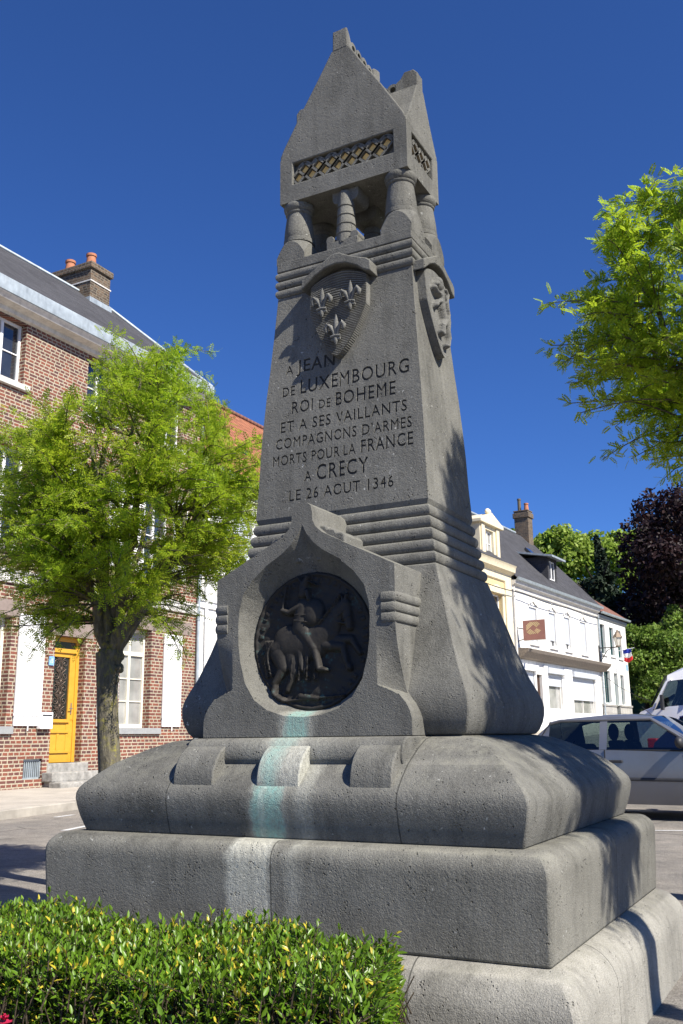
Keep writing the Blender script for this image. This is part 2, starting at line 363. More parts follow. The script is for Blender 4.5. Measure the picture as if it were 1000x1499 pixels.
# ------------------------------------------------------------------ ground
def zg(y): 
    t = max(0., min(46., y-14)); return .042*t
def asphalt():
    g = NG('worn_gravelly_asphalt'); big = g.noise(.5, 5, .65); mid = g.noise(3.2, 5, .65); fine = g.noise(95, 3, .75); gr = g.noise(32, 3, .6)
    c = g.mix(g.ramp(big, .4, .62), (.185, .172, .155), (.26, .235, .20))
    c = g.scale(c, g.ramp(mid, .3, .7, .78, 1.2)); c = g.scale(c, g.ramp(fine, .3, .7, .55, 1.5)); c = g.scale(c, g.ramp(gr, .3, .7, .8, 1.2))
    c = g.mix(g.ramp(g.noise(1.3, 4, .7, g.mapping((1, 2.2, 1))), .6, .7, 0, .4), c, (.12, .12, .12))
    vo = g.n('ShaderNodeTexVoronoi', feature='DISTANCE_TO_EDGE'); g.put(vo.inputs['Vector'], g.mapping((1, 1, 0))); vo.inputs['Scale'].default_value = .55
    ck = g.math('MULTIPLY', g.ramp(vo.outputs['Distance'], .004, .014, 1, 0), g.ramp(g.noise(.9, 3, .6), .48, .58))
    c = g.mix(g.math('MULTIPLY', ck, .7), c, (.05, .048, .045))
    oil = g.math('MULTIPLY', g.ramp(g.noise(1.7, 3, .5, g.mapping((1, 1, 1), (4, 1, 0))), .64, .72), .5); c = g.mix(oil, c, (.07, .068, .065))
    return g.fin(c, .92, g.bump(fine, .6, .012, g.bump(gr, .4, .02)), 0, .25)
mb = MB(); ys = [-600, -60, -20, 0, 8, 12, 14, 16, 20, 26, 34, 44, 52, 60, 90, 300, 1200]; xs = [-1200, -200, -60, -20, -8, 0, 8, 20, 60, 200, 1200]
mb.v = [(x, y, zg(y)) for y in ys for x in xs]
mb.f = [(j*len(xs)+i, j*len(xs)+i+1, (j+1)*len(xs)+i+1, (j+1)*len(xs)+i) for j in range(len(ys)-1) for i in range(len(xs)-1)]
structure(obj('ground', mb, asphalt(), weld=False))
# pavement with kerb along the house row
kerb = [(-6.9, -3), (-7.7, 1.5), (-8.55, 5.6), (-9.0, 7.8), (-9.35, 10.5), (-9.6, 14), (-9.6, 20), (-9.0, 30), (-7.6, 44), (-6.6, 60)]
def pavemat():
    g = NG('pale_pavement'); c = g.scale((.42, .385, .33), g.ramp(g.noise(2.2, 5, .65), .3, .7, .82, 1.15)); c = g.scale(c, g.ramp(g.noise(80, 3, .7), .3, .7, .8, 1.2))
    return g.fin(c, .9, g.bump(g.noise(80, 3), .3, .006), 0, .2)
mb = MB(); L = [[(x, y, zg(y)-.05), (x, y, zg(y)+.125), (x-.16, y, zg(y)+.135), (x-.16, y, zg(y)-.05)] for x, y in kerb]
mb.loft(L); structure(obj('kerb', mb, M('kerb_stone', (.36, .33, .28), .9, .25, 3, .4, 60), smooth=40, bevel=.012))
mb = MB()
for (x, y), (x2, y2) in zip(kerb[:-1], kerb[1:]):
    mb.poly([(x-.158, y, zg(y)+.125), (x2-.158, y2, zg(y2)+.125), (-15, y2, zg(y2)+.125), (-15, y, zg(y)+.125)])
structure(obj('pavement', mb, pavemat()))
roadwhite = M('worn_road_paint', (.55, .55, .53), .8, .3, 25, .2, 90)
def strip(pts, wd):
    m_ = MB()
    for (x, y), (x2, y2) in zip(pts[:-1], pts[1:]):
        d = Vector((x2-x, y2-y, 0)).normalized(); q = Vector((-d.y, d.x, 0))*wd/2
        m_.poly([(x-q.x, y-q.y, zg(y)+.005), (x2-q.x, y2-q.y, zg(y2)+.005), (x2+q.x, y2+q.y, zg(y2)+.005), (x+q.x, y+q.y, zg(y)+.005)])
    return m_
for pts, wd in (([(-1.2, 7.15), (1.6, 7.95)], .08), ([(-8.2, 6.5), (-8.28, 6.95)], .09), ([(-8.4, 7.5), (-8.5, 8.1)], .09), ([(-6.6, 5.0), (-6.9, 6.0)], .1), ([(-6.5, 3.4), (-7.1, 4.2)], .12)):
    structure(obj('road_marking', strip(pts, wd), roadwhite, weld=False))
mb = MB()
gx = np.linspace(-160, 180, 60); gy = np.linspace(62, 330, 40)
hv = [(x, y, 1.6 + 30*(1-math.exp(-max(0, y-64)/75)) + 1.2*sin(x*.07+y*.05) - (0 if y > 64 else 2)) for y in gy for x in gx]
mb.v = hv; mb.f = [(j*60+i, j*60+i+1, (j+1)*60+i+1, (j+1)*60+i) for j in range(39) for i in range(59)]
structure(obj('hill', mb, M('hill_undergrowth', (.045, .07, .02), .95, .4, .6, .8, 3), smooth=80, weld=False))
def zhill(x, y): return 1.6 + 30*(1-math.exp(-max(0, y-64)/75)) + 1.2*sin(x*.07+y*.05)

# ------------------------------------------------------------------ MONUMENT
DEL = .1726
mon = thing('monument', 'tall grey stone memorial on a stepped plinth with engraved lettering, shields and gabled top', 'monument')
def rect(a, z): b = a-DEL; return [(-a, -b, z), (a, -b, z), (a, b, z), (-a, b, z)]
def layer(prof, **k): return MB().loft([rect(a, z) for a, z in prof])
def arc(cx, cz, r, a0, a1, n): return [(cx+r*cos(R_(a0+(a1-a0)*i/n)), cz+r*sin(R_(a0+(a1-a0)*i/n))) for i in range(n+1)]
obj('lower_step', layer([(1.19, -.05), (1.185, .10)] + arc(1.05, .205, .135, 0, 90, 9) + [(.9, .342)]), stone_step, mon, 35, .02)
obj('plinth', layer([(1.078, .338), (1.092, .60)] + arc(1.022, .613, .070, 5, 90, 7) + [(.9, .684)]), stone_plinth, mon, 35, .012)
obj('sloped_base', layer([(.972, .682), (.983, .71), (.995, .745), (1.005, .785), (1.011, .818), (1.010, .84), (1.003, .86), (.988, .88), (.955, .912), (.903, .957), (.85, .987), (.79, 1.020), (.72, 1.049), (.62, 1.067)]), stone_slope, mon, 35, .008)
tower_p = [(.655, 1.064), (.672, 1.085), (.686, 1.12), (.693, 1.155), (.694, 1.19), (.688, 1.224), (.670, 1.27), (.645, 1.325), (.605, 1.443), (.575, 1.548), (.529, 1.702), (.503, 1.787), (.42, 1.80)]
obj('flared_foot', layer(tower_p), stone, mon, 35, .007)
def rolls(a0, z0, a1, z1, n, bulge):
    p = []
    for i in range(n):
        za, zb = z0+(z1-z0)*i/n, z0+(z1-z0)*(i+1)/n; aa = a0+(a1-a0)*(i+.5)/n; h = (zb-za)/2
        for k in range(9):
            t = R_(-82+164*k/8); p.append((aa-.012+bulge*cos(t), (za+zb)/2 + h*.97*sin(t)))
    return p
obj('roll_moulding', layer([(.40, 1.78)]+rolls(.502, 1.787, .454, 2.066, 5, .019)+[(.38, 2.068)]), stone, mon, 40, .004)
shaft_p = [(.432, 2.06), (.446, 2.068), (.455, 2.09), (.4535, 2.12), (.446, 2.25), (.440, 2.42), (.432, 2.56), (.421, 2.72), (.409, 2.86), (.394, 3.06), (.380, 3.272)]
shaft = obj('shaft', layer(shaft_p), stone, mon, 35)
obj('roll_moulding', layer([(.33, 3.27)]+rolls(.386, 3.272, .386, 3.418, 3, .018)+[(.33, 3.419)]), stone, mon, 40, .004)
def bs(z):                                  # front face half-depth of the shaft at height z
    for (a, p), (b, q) in zip(shaft_p[:-1], shaft_p[1:]):
        if p <= z <= q: return a+(b-a)*(z-p)/(q-p)-DEL
    return .21

# engraved inscription: letters cut into the shaft, each letter floor its own mesh, grime and groove shade put into its colour
LINES = [  # (baseline z, x0, x1, [(text, cap height)])
 (2.832, -.316, -.036, [('A ', .046), ('JEAN', .066)]),
 (2.714, -.332, .366, [('DE ', .050), ('LUXEMBOURG', .072)]),
 (2.615, -.276, .298, [('ROI ', .062), ('DE ', .046), ('BOHEME', .068)]),
 (2.523, -.335, .356, [('ET A SES VAILLANTS', .055)]),
 (2.438, -.358, .380, [('COMPAGNONS D\u2019ARMES', .053)]),
 (2.353, -.373, .386, [('MORTS POUR LA ', .051), ('FRANCE', .062)]),
 (2.254, -.190, .159, [('A ', .050), ('CRECY', .074)]),
 (2.166, -.276, .286, [('LE 26 AOUT 1346', .053)])]
def text_mesh(s, extr):
    cu = bpy.data.curves.new('lettering', 'FONT'); cu.body = s; cu.extrude = extr; cu.resolution_u = 3; cu.offset = .011; cu.space_character = 1.12
    o = bpy.data.objects.new('lettering', cu); scn.collection.objects.link(o)
    bpy.context.view_layer.update()
    me = bpy.data.meshes.new_from_object(o.evaluated_get(bpy.context.evaluated_depsgraph_get()))
    bpy.data.objects.remove(o); bpy.data.curves.remove(cu)
    V = [v.co.copy() for v in me.vertices]; F = [tuple(p.vertices) for p in me.polygons]; bpy.data.meshes.remove(me)
    return V, F
def lettering(extr, y0, y1):
    out = MB()
    for z0, x0, x1, segs in LINES:
        items = []; cur = 0
        for s, hcap in segs:
            V, F = text_mesh(s.rstrip(), extr); k = hcap/.69
            wd = max(v.x for v in V)
            items.append((V, F, k, cur)); cur += (wd + (.42 if s.endswith(' ') else 0))*k
        sx = (x1-x0)/(cur)
        for V, F, k, off in items:
            pts = []
            for v in V:
                x = x0+(off+v.x*k)*sx; z = z0+v.y*k
                pts.append((x, -bs(z)+(y0 if v.z > 0 else y1), z))
            out.add(pts, F)
    return out
cut_mb = lettering(.5, -.02, .0075)
cutter = obj('letter_cutter', cut_mb, engraved, None)
try:
    md = shaft.modifiers.new('engrave', 'BOOLEAN'); md.object = cutter; md.operation = 'DIFFERENCE'; md.solver = 'EXACT'; md.use_self = True
    bpy.context.view_layer.update()
    me2 = bpy.data.meshes.new_from_object(shaft.evaluated_get(bpy.context.evaluated_depsgraph_get()))
    ok = len(me2.polygons) > 200
    shaft.modifiers.clear()
    if ok:
        shaft.data = me2
        if len(me2.materials) < 1: me2.materials.append(stone)
        me2.materials[0] = stone
        me2.polygons.foreach_set('material_index', [0]*len(me2.polygons))
        me2.polygons.foreach_set('use_smooth', [False]*len(me2.polygons))
    print('ENGRAVED', ok, len(me2.polygons))
except Exception as e:
    print('engrave failed', e); shaft.modifiers.clear()
bpy.data.objects.remove(cutter)
fl = lettering(0., .0062, .0062)
obj('inscription', fl, engraved, mon)

# medallion niche: an ogee frame standing proud of the flared foot
YF = -.622
out_r = [(0, 2.052), (.025, 2.05), (.043, 2.035), (.05, 2.005), (.052, 1.97), (.066, 1.94), (.098, 1.912), (.15, 1.885), (.245, 1.838), (.437, 1.745), (.437, 1.62), (.435, 1.49), (.434, 1.42), (.434, 1.35), (.434, 1.28), (.434, 1.236),
         (.45, 1.215), (.472, 1.19), (.488, 1.16), (.496, 1.13), (.496, 1.065), (.3, 1.065), (0, 1.065)]
hole_r = [(0, 1.955), (.022, 1.915), (.055, 1.872), (.10, 1.836), (.18, 1.790), (.25, 1.733), (.298, 1.672), (.318, 1.60), (.322, 1.54), (.319, 1.45), (.309, 1.38), (.284, 1.29), (.236, 1.217), (.17, 1.174), (.09, 1.150), (0, 1.143)]
CZ = 1.465
def polar(poly, a):
    d = (sin(a), cos(a))
    for (x0, z0), (x1, z1) in zip(poly[:-1], poly[1:]):
        z0_, z1_ = z0-CZ, z1-CZ; ex, ez = x1-x0, z1_-z0_
        den = d[0]*ez - d[1]*ex
        if abs(den) < 1e-9: continue
        t = (x0*ez - z0_*ex)/den; s_ = (x0*d[1] - z0_*d[0])/den
        if t > 0 and -1e-6 <= s_ <= 1+1e-6: return t
    return .3
angs = set(i*pi/90 for i in range(91)) | set(R_(100+i*.35) for i in range(75))
for p in out_r+hole_r: angs.add(round(atan2(p[0], p[1]-CZ), 5))
angs = sorted(angs); angs = [a for i, a in enumerate(angs) if i == 0 or a-angs[i-1] > .0022]
angs[-1] = pi
full = angs + [-a for a in reversed(angs[1:-1])]
def recess(x, z):                           # the lower flanks of the frame sweep back before the block below
    ax = abs(x); 
    zb = 1.262-(ax-.355)*.42
    if not (zb < z < 1.52) or ax < .35: return 0
    return .105*min(1, (ax-.35)/.085)*((1.52-z)/(1.52-zb))**1.6
loops = []
NR = 34
for k in range(NR+1):
    l = []
    for a in full:
        s_ = 1 if a >= 0 else -1; aa = abs(a)
        ri, ro = polar(hole_r, aa), polar(out_r, aa); r = ri+(ro-ri)*k/NR
        x, z = s_*r*sin(aa), CZ+r*cos(aa); l.append((x, YF+recess(x, z), z))
    loops.append(l)
inner = []
for q, yy in ((.0, 0), (.35, .035), (.75, .075), (1, .092)):
    l = []
    for a in full:
        s_ = 1 if a >= 0 else -1; aa = abs(a); ri = polar(hole_r, aa); r = ri+(.294-ri)*q
        l.append((s_*r*sin(aa), YF+yy, CZ+r*cos(aa)))
    inner.append(l)
back = []
l1 = []; l2 = []
for a in full:
    s_ = 1 if a >= 0 else -1; ro = polar(out_r, abs(a)); l2.append((s_*ro*sin(abs(a)), -.20, CZ+ro*cos(abs(a))))
mb = MB().loft(list(reversed(inner[1:]))+loops+[l2], True, False, False)
obj('medallion_frame', mb, stone_frame, mon, 32)
for s_ in (-1, 1):                          # rolls wrapped round each shoulder of the frame
    mb = MB()
    for i in range(3):
        zc = 1.612-.042*i
        pr = [(.013*cos(R_(t)), .0205*sin(R_(t))) for t in range(-90, 91, 20)]
        L = []
        for px, py, ux, uy in ((.376, YF+.001, 0, -1), (.425, YF+.001, .0, -1), (.4325, YF+.005, .7, -.7), (.434, YF+.014, 1, 0), (.434, -.25, 1, 0)):
            L.append([(s_*(px+ux*(c+.001)), py+uy*c*.7, zc+d) for c, d in pr])
        mb.loft(L, False, False, False)
        mb.poly([p for p in L[0]])
    obj('frame_rolls', mb, stone, mon, 50)
for s_ in (-1, 1):                          # stepped crest behind the point of the frame
    mb = MB(); pr = [(.04, 1.80), (.04, 1.955), (.088, 1.952), (.098, 1.938), (.132, 1.932), (.142, 1.917), (.178, 1.912), (.190, 1.895), (.19, 1.80)]
    mb.prism([(s_*x, z) for x, z in pr], lambda x, z, d: (x, d, z), -.575, -.40); obj('frame_crest', mb, stone, mon, 30, .008)

# bronze medallion: relief of a mounted knight
def cap_h(X, Z, caps):
    H = np.zeros_like(X)
    for x1, z1, r1, x2, z2, r2, h in caps:
        dx, dz = x2-x1, z2-z1; L2 = dx*dx+dz*dz+1e-12
        t = np.clip(((X-x1)*dx+(Z-z1)*dz)/L2, 0, 1); r = r1+(r2-r1)*t
        d = np.hypot(X-x1-t*dx, Z-z1-t*dz)/r
        H = np.maximum(H, h*np.sqrt(np.clip(1-d*d, 0, 1)))
    return H
# coordinates in a unit disc, x right, z up
K = [(-.62, -.10, .10, -.40, -.02, .27, .9), (-.40, -.02, .27, .05, -.02, .26, 1.0), (.05, -.02, .25, .25, .10, .20, 1.0), (.25, .12, .20, .42, .36, .14, .95), (.42, .38, .15, .56, .48, .11, .95), (.56, .47, .11, .63, .22, .075, .9),
     (.63, .22, .075, .64, .15, .06, .85), (.52, .60, .03, .55, .50, .04, .8), (.60, .62, .03, .58, .50, .04, .8),
     (.22, -.08, .10, .52, -.12, .075, .9), (.52, -.12, .07, .60, -.36, .045, .85), (.60, -.36, .05, .63, -.42, .06, .8), (.30, -.02, .09, .66, -.02, .06, .6), (.66, -.02, .06, .80, -.22, .04, .55),
     (-.55, -.18, .17, -.48, -.38, .10, .95), (-.48, -.38, .09, -.62, -.60, .055, .9), (-.62, -.60, .055, -.62, -.78, .05, .85), (-.62, -.80, .06, -.48, -.84, .05, .8), (-.35, -.20, .15, -.28, -.45, .09, .8), (-.28, -.45, .07, -.40, -.70, .05, .75),
     (-.65, .0, .05, -.78, -.22, .06, .6), (-.78, -.22, .06, -.76, -.50, .03, .5),
     (-.18, .18, .15, -.14, .50, .14, 1.15), (-.14, .68, .085, -.13, .76, .085, 1.15), (-.13, .80, .10, -.05, .92, .05, 1.1), (-.06, .72, .05, -.03, .60, .04, 1.1), (-.18, .50, .07, -.36, .42, .055, 1.15), (-.36, .42, .05, -.48, .46, .045, 1.1), (-.48, .46, .03, -.42, .82, .018, .8),
     (.02, .42, .20, .02, .36, .20, 1.2), (-.12, .12, .13, .06, -.12, .085, 1.2), (.06, -.12, .08, .14, -.42, .05, 1.15), (.14, -.42, .05, .26, -.44, .035, 1.1),
     (-.20, -.1, .10, -.14, -.42, .04, .9), (-.05, -.15, .06, -.10, -.48, .03, .85), (.15, .30, .02, .60, .20, .02, .9)]
for i in range(7): K.append((.22+.045*i, .30+.055*i, .018, .14+.05*i, .22+.045*i, .010, 1.08))      # mane
for i in range(5): K.append((-.66-.03*i, .02, .014, -.80+.03*i, -.34-.04*i, .008, .75))              # tail hair
for i in range(4): K.append((-.30+.13*i, -.26+.01*i, .012, -.33+.13*i, -.58, .008, 1.0))             # folds of the horse cloth
K += [(-.27, .30, .014, -.04, .26, .014, 1.22), (-.25, .38, .012, -.05, .36, .012, 1.22), (-.20, .93, .02, -.13, .84, .03, 1.15), (-.02, .86, .012, .10, .80, .008, 1.1), (.60, .40, .010, .46, .30, .010, 1.02), (.66, .30, .010, .52, .24, .010, 1.0),
      (-.75, -.88, .02, .55, -.80, .012, .45), (-.2, -.80, .05, .1, -.84, .03, .5)]
n = 190; g_ = np.linspace(-1, 1, n); X, Z = np.meshgrid(g_, g_); RR = np.hypot(X, Z)
H = cap_h(X, Z, K)
TH = np.arctan2(Z, X); H += .16*(np.abs(RR-.885) < .035)*(np.sin(TH*46) > .1)*(np.sin(TH*17+1) > -.6)*(H < .05)
H += .25*np.exp(-((RR-.97)/.03)**2) + .05*np.sin(X*23+Z*9)*np.sin(Z*31-X*7)*(H < .05)
V = np.stack([X*.293, -.531-.030*H, CZ+Z*.293], -1).reshape(-1, 3)
idx = np.arange(n*n).reshape(n, n); F = np.stack([idx[:-1, :-1], idx[:-1, 1:], idx[1:, 1:], idx[1:, :-1]], -1).reshape(-1, 4)
rc = RR.reshape(-1); F = F[(rc[F] <= 1.005).all(1)]
obj_np('medallion', V, F, bronze, mon, True)['label'] = 'dark bronze relief of a crowned knight on a rearing horse'
# roll and scrolls in front of the frame
mb = MB(); pr = [(-.50, .93), (-.715, .93), (-.722, .955), (-.735, .975)] + [(-.672-.063*cos(R_(t)), .992+.07*sin(R_(t))) for t in range(0, 91, 12)] + [(-.50, 1.0625)]
mb.loft([[(x, y, z) for y, z in pr] for x in (-.505, .505)]); obj('base_roll', mb, stone_torus, mon, 40, .006)
for i, (x0, x1) in enumerate(((-.503, -.305), (-.098, .098), (.318, .494))):
    pr = [(-.66, .90), (-.816, .862)] + [(-.665-.152*cos(R_(t)), .889+.153*sin(R_(t))) for t in range(0, 91, 9)] + [(-.62, 1.042)]
    mb = MB().loft([[(x, y, z) for y, z in pr] for x in (x0, x1)])
    o = obj('scroll', mb, stone_scroll if i == 1 else stone, mon, 40, .006)
    if i == 1: o['label'] = 'middle scroll streaked pale and copper green'

# shields
def sh_half(z, zt, zb, hw):                 # half width of a heater shield at height z
    t = (z-zb)/(zt-zb); return hw*min(1, max(0, t/.62))**.62 if t < .62 else hw
def shield(f, zt, zb, hw, topc, name, mat, courses=0, proud=.044):
    mb = MB(); rows = []
    zs = []
    nrow = courses*2 if courses else 40
    for i in range(nrow+1): zs.append(zb+(zt-zb)*i/nrow)
    loops = []
    for i, z in enumerate(zs):
        h = max(.002, sh_half(z, zt, zb, hw)); c = topc if z > zt-.05 else 0
        dd = proud
        if courses:
            loops.append((z-.0012, h, proud+.004)); loops.append((z+.0012, h, proud-.006 if i % 1 == 0 else proud))
            if i < nrow: loops.append((z+.0045, h, proud+.004))
        else: loops.append((z, h, proud))
    m_ = 13
    def up(q, z): return z + (topc*(1-q*q)*max(0, (z-(zt-.10))/.10) if z > zt-.10 else 0)
    L = [[f(h*(2*k/(m_-1)-1), d, up(2*k/(m_-1)-1, z)) for k in range(m_)] for z, h, d in loops]
    mb.loft(L, False, False, False)
    edge = [l[0] for l in L]+[p for p in L[-1][1:-1]]+[l[-1] for l in reversed(L)]
    eb = [f(-h, -.03, up(-1, z)) for z, h, d in loops]+[f(L_h*(2*k/(m_-1)-1), -.03, up(2*k/(m_-1)-1, zt)) for k in range(1, m_-1) for L_h in [loops[-1][1]]]+[f(h, -.03, up(1, z)) for z, h, d in reversed(loops)]
    mb.loft([edge, eb], True, False, False)
    return obj(name, mb, mat, mon, 30)
ff = lambda x, d, z: (x, -bs(min(z, 3.26))-d, z)
sh1 = shield(ff, 3.262, 2.856, .158, .05, 'shield', stone_relief, 22)
sh1['label'] = 'front shield with horizontal courses and three lilies'
def fleur(cx, cz, s):
    mb = MB(); y0 = -bs(cz)-.051
    def P(x, z, d): return (cx+x*s*.74, y0-d*s, cz+z*s)
    # centre petal: pointed spindle
    L = []
    for t in np.linspace(0, 1, 9):
        wd = .235*sin(pi*min(1, t*.93+.07))**.8*(1-t*.25)+.02; z = -.30+1.35*t
        L.append([P(wd*cos(a), z, .20+.30*wd*sin(a)*2) for a in np.linspace(0, 2*pi, 10, endpoint=False)])
    mb.loft(L)
    for sg in (-1, 1):
        pts = [P(sg*.14, -.28, .22), P(sg*.22, -.02, .25), P(sg*.42, .30, .30), P(sg*.66, .42, .32), P(sg*.84, .24, .30), P(sg*.80, .02, .28), P(sg*.70, -.02, .26)]
        mb.tube(pts, [.07*s, .09*s, .125*s, .145*s, .14*s, .10*s, .06*s], 8)
        mb.tube([P(sg*.08, -.40, .2), P(sg*.25, -.52, .22), P(sg*.42, -.50, .22)], [.10*s, .10*s, .07*s], 7)
    mb.tube([P(-.42, -.34, .27), P(0, -.31, .33), P(.42, -.34, .27)], .085*s, 8)
    mb.tube([P(0, -.36, .24), P(0, -.62, .26), P(0, -.82, .22)], [.11*s, .14*s, .05*s], 8)
    obj('fleur_de_lys', mb, stone_relief, sh1, 50)
fleur(-.078, 3.143, .084); fleur(.084, 3.146, .084); fleur(.004, 2.978, .084)
def hood(f, name):
    mb = MB()
    top = [(-.195, 3.30), (-.10, 3.352), (-.02, 3.398), (.02, 3.398), (.10, 3.358), (.175, 3.330), (.197, 3.312)]
    low = [(.197, 3.255), (.160, 3.270), (.12, 3.303), (.06, 3.332), (0, 3.342), (-.06, 3.332), (-.12, 3.303), (-.16, 3.270), (-.195, 3.245)]
    tp = [(-.195, 3.30)] + top[1:]
    mb.loft([[f(x, d, z) for x, z in tp+low] for d in (-.02, .085)]); return obj(name, mb, stone, mon, 30, .006)
hood(lambda x, d, z: (x, -.205-d, z), 'shield_hood')
fr = lambda x, d, z: (bs(min(z, 3.26))+DEL+d, x, z)
sh2 = shield(fr, 3.262, 2.856, .158, .05, 'shield', stone_relief, 0, .042)
sh2['label'] = 'side shield carved with a rampant lion'
hood(lambda x, d, z: (.375+d*.8, x*1.02, z), 'shield_hood')
LC = [(0, .55, .20, -.02, .15, .17, 1), (-.02, .15, .16, .15, -.25, .13, .95), (-.12, .72, .20, -.16, .78, .17, 1.25), (-.32, .70, .09, -.38, .66, .07, 1.1), (.02, .80, .16, .10, .55, .10, .9), (-.06, .95, .05, .02, .85, .06, .9),
      (-.12, .45, .10, -.42, .45, .07, 1), (-.42, .45, .06, -.55, .52, .075, 1), (-.10, .28, .09, -.40, .16, .06, .95), (-.40, .16, .06, -.52, .05, .075, .95), (.12, -.2, .15, -.14, -.38, .09, 1), (-.14, -.38, .08, -.20, -.62, .06, .95), (-.20, -.62, .07, -.36, -.60, .07, .9),
      (.20, -.25, .14, .22, -.62, .08, 1), (.22, -.62, .07, .08, -.86, .06, .95), (.08, -.86, .07, -.06, -.88, .06, .9), (.26, -.15, .05, .48, .10, .045, .85), (.48, .10, .045, .38, .40, .045, .85), (.38, .40, .05, .54, .68, .06, .9), (.54, .68, .06, .42, .78, .05, .85), (.30, .62, .04, .36, .50, .04, .8)]
n1, n2 = 70, 120; gx_, gz_ = np.linspace(-1, 1, n1), np.linspace(0, 1, n2)
V = []; Hs = []
for t in gz_:
    z = 2.872+(3.27-2.872)*t
    for q in gx_:
        hw = max(.004, sh_half(z, 3.262, 2.856, .158)-.008); x = q*hw
        V.append((x, z))
V = np.array(V); Hh = cap_h(V[:, 0]/.158*.95, (V[:, 1]-3.09)/.20, [c for c in LC])
VV = [(bs(min(z, 3.26))+DEL+.0425+.034*h, x*1, z) for (x, z), h in zip(V, Hh)]
idx = np.arange(n1*n2).reshape(n2, n1); F = np.stack([idx[:-1, :-1], idx[:-1, 1:], idx[1:, 1:], idx[1:, :-1]], -1).reshape(-1, 4)
obj_np('lion_relief', VV, F, stone_relief, sh2, True)

# colonnade
BB = .385-DEL
mb = MB(); mb.box(-.386, .386, -(BB+.001), BB+.001, 3.418, 3.474); obj('colonnade_sill', mb, stone, mon, None, .005)
cx_, cy_ = .304, BB-.083
def corner_block(cx, cy):
    h = .083; nn = 14; g1 = np.linspace(-h, h, nn+1); mb = MB(); top = []
    for y in g1:
        for x in g1:
            r = sqrt(x*x+y*y); top.append((cx+x, cy+y, 3.617-max(0, r-.055)**1.5*7.5))
    idx = lambda i, j: j*(nn+1)+i
    fs = [(idx(i, j), idx(i+1, j), idx(i+1, j+1), idx(i, j+1)) for j in range(nn) for i in range(nn)]
    mb.add(top, fs)
    ring = [(i, 0) for i in range(nn)]+[(nn, j) for j in range(nn)]+[(i, nn) for i in range(nn, 0, -1)]+[(0, j) for j in range(nn, 0, -1)]
    mb.loft([[top[idx(i, j)] for i, j in ring], [(*top[idx(i, j)][:2], 3.46) for i, j in ring]], True, False, False)
    return obj('column_base', mb, stone, mon, 24)
def column(cx, cy):
    pr = [(.083, 3.59), (.083, 3.612), (.0795, 3.615), (.0805, 3.618), (.078, 3.66), (.072, 3.71), (.0665, 3.752), (.0655, 3.757), (.070, 3.760), (.073, 3.766), (.073, 3.771), (.068, 3.774), (.073, 3.778), (.080, 3.790), (.0825, 3.802), (.080, 3.815), (.074, 3.822)]
    return obj('column', MB().lathe(pr, (cx, cy, 0), 40), stone, mon, 30)
for sx in (-1, 1):
    for sy in (-1, 1): corner_block(sx*cx_, sy*cy_); column(sx*cx_*.985, sy*cy_*.985)
for sy in (-1, 1):
    yc = sy*(BB-.055)
    mb = MB(); pr = [(.056, 3.50)]
    for i in range(4):
        z = 3.545+.052*i; r = .056-.003*i; pr += [(r, z), (r-.005, z+.004), (r-.005, z+.007), (r, z+.011)]
    pr += [(.042, 3.765), (.036, 3.80)]
    obj('small_column', mb.lathe(pr, (0, yc, 0), 28), stone, mon, 40)
    mb = MB(); mb.box(-.092, .092, yc-.052, yc+.052, 3.47, 3.513)
    for sx in (-1, 1): mb.lathe([(.024, -.05), (.024, .05)], (sx*.072, yc, 3.525), 16, 'y')
    obj('small_column_base', mb, stone, mon, 40, .003)
    mb = MB(); q = [(-.078, 3.82), (-.078, 3.775), (-.068, 3.755), (-.05, 3.747), (.05, 3.747), (.068, 3.755), (.078, 3.775), (.078, 3.82)]
    mb.prism(q, lambda x, z, d: (x, d, z), yc-.05*sy-.06, yc+.07-.05*sy); obj('corbel', mb, stone, mon, 40, .003)
# gabled canopy
AW, BW = .3725, .205
mb = MB(); HL = (-.296, .296, 3.917, 4.043); HR = (-.135, .135, 3.92, 4.048)
for s_ in (-1, 1):
    mb.wall(-AW, AW, 3.816, 4.079, [HL], .035, 0, lambda a, d, z: (a, s_*(BW-d), z))
    mb.wall(-BW, BW, 3.816, 4.079, [HR], .035, 0, lambda a, d, z: (s_*(AW-d), a, z))
mb.poly([(-AW, -BW, 3.816), (AW, -BW, 3.816), (AW, BW, 3.816), (-AW, BW, 3.816)])
cmb = mb
gab = [(-AW, 4.079), (-.3715, 4.10), (-.352, 4.142), (-.238, 4.338), (-.14, 4.495), (-.054, 4.640), (.054, 4.640), (.14, 4.495), (.238, 4.338), (.352, 4.142), (.3715, 4.10), (AW, 4.079)]
def skin(pts, f, d0, d1):
    cmb.poly([f(a, b, d0) for a, b in pts]); cmb.poly([f(a, b, d1) for a, b in pts])
    for (a, b), (c, d) in zip(pts[:-1], pts[1:]): cmb.poly([f(a, b, d0), f(c, d, d0), f(c, d, d1), f(a, b, d1)])
skin(gab, lambda x, z, d: (x, d, z), -BW, BW)
gs = [(-BW+.001, 4.079), (-.196, 4.10), (-.12, 4.235), (-.042, 4.393), (.042, 4.393), (.12, 4.235), (.196, 4.10), (BW-.001, 4.079)]
skin(gs, lambda y, z, d: (d, y, z), -AW-.0004, AW+.0004)
obj('canopy', cmb, stone, mon, None, .006)
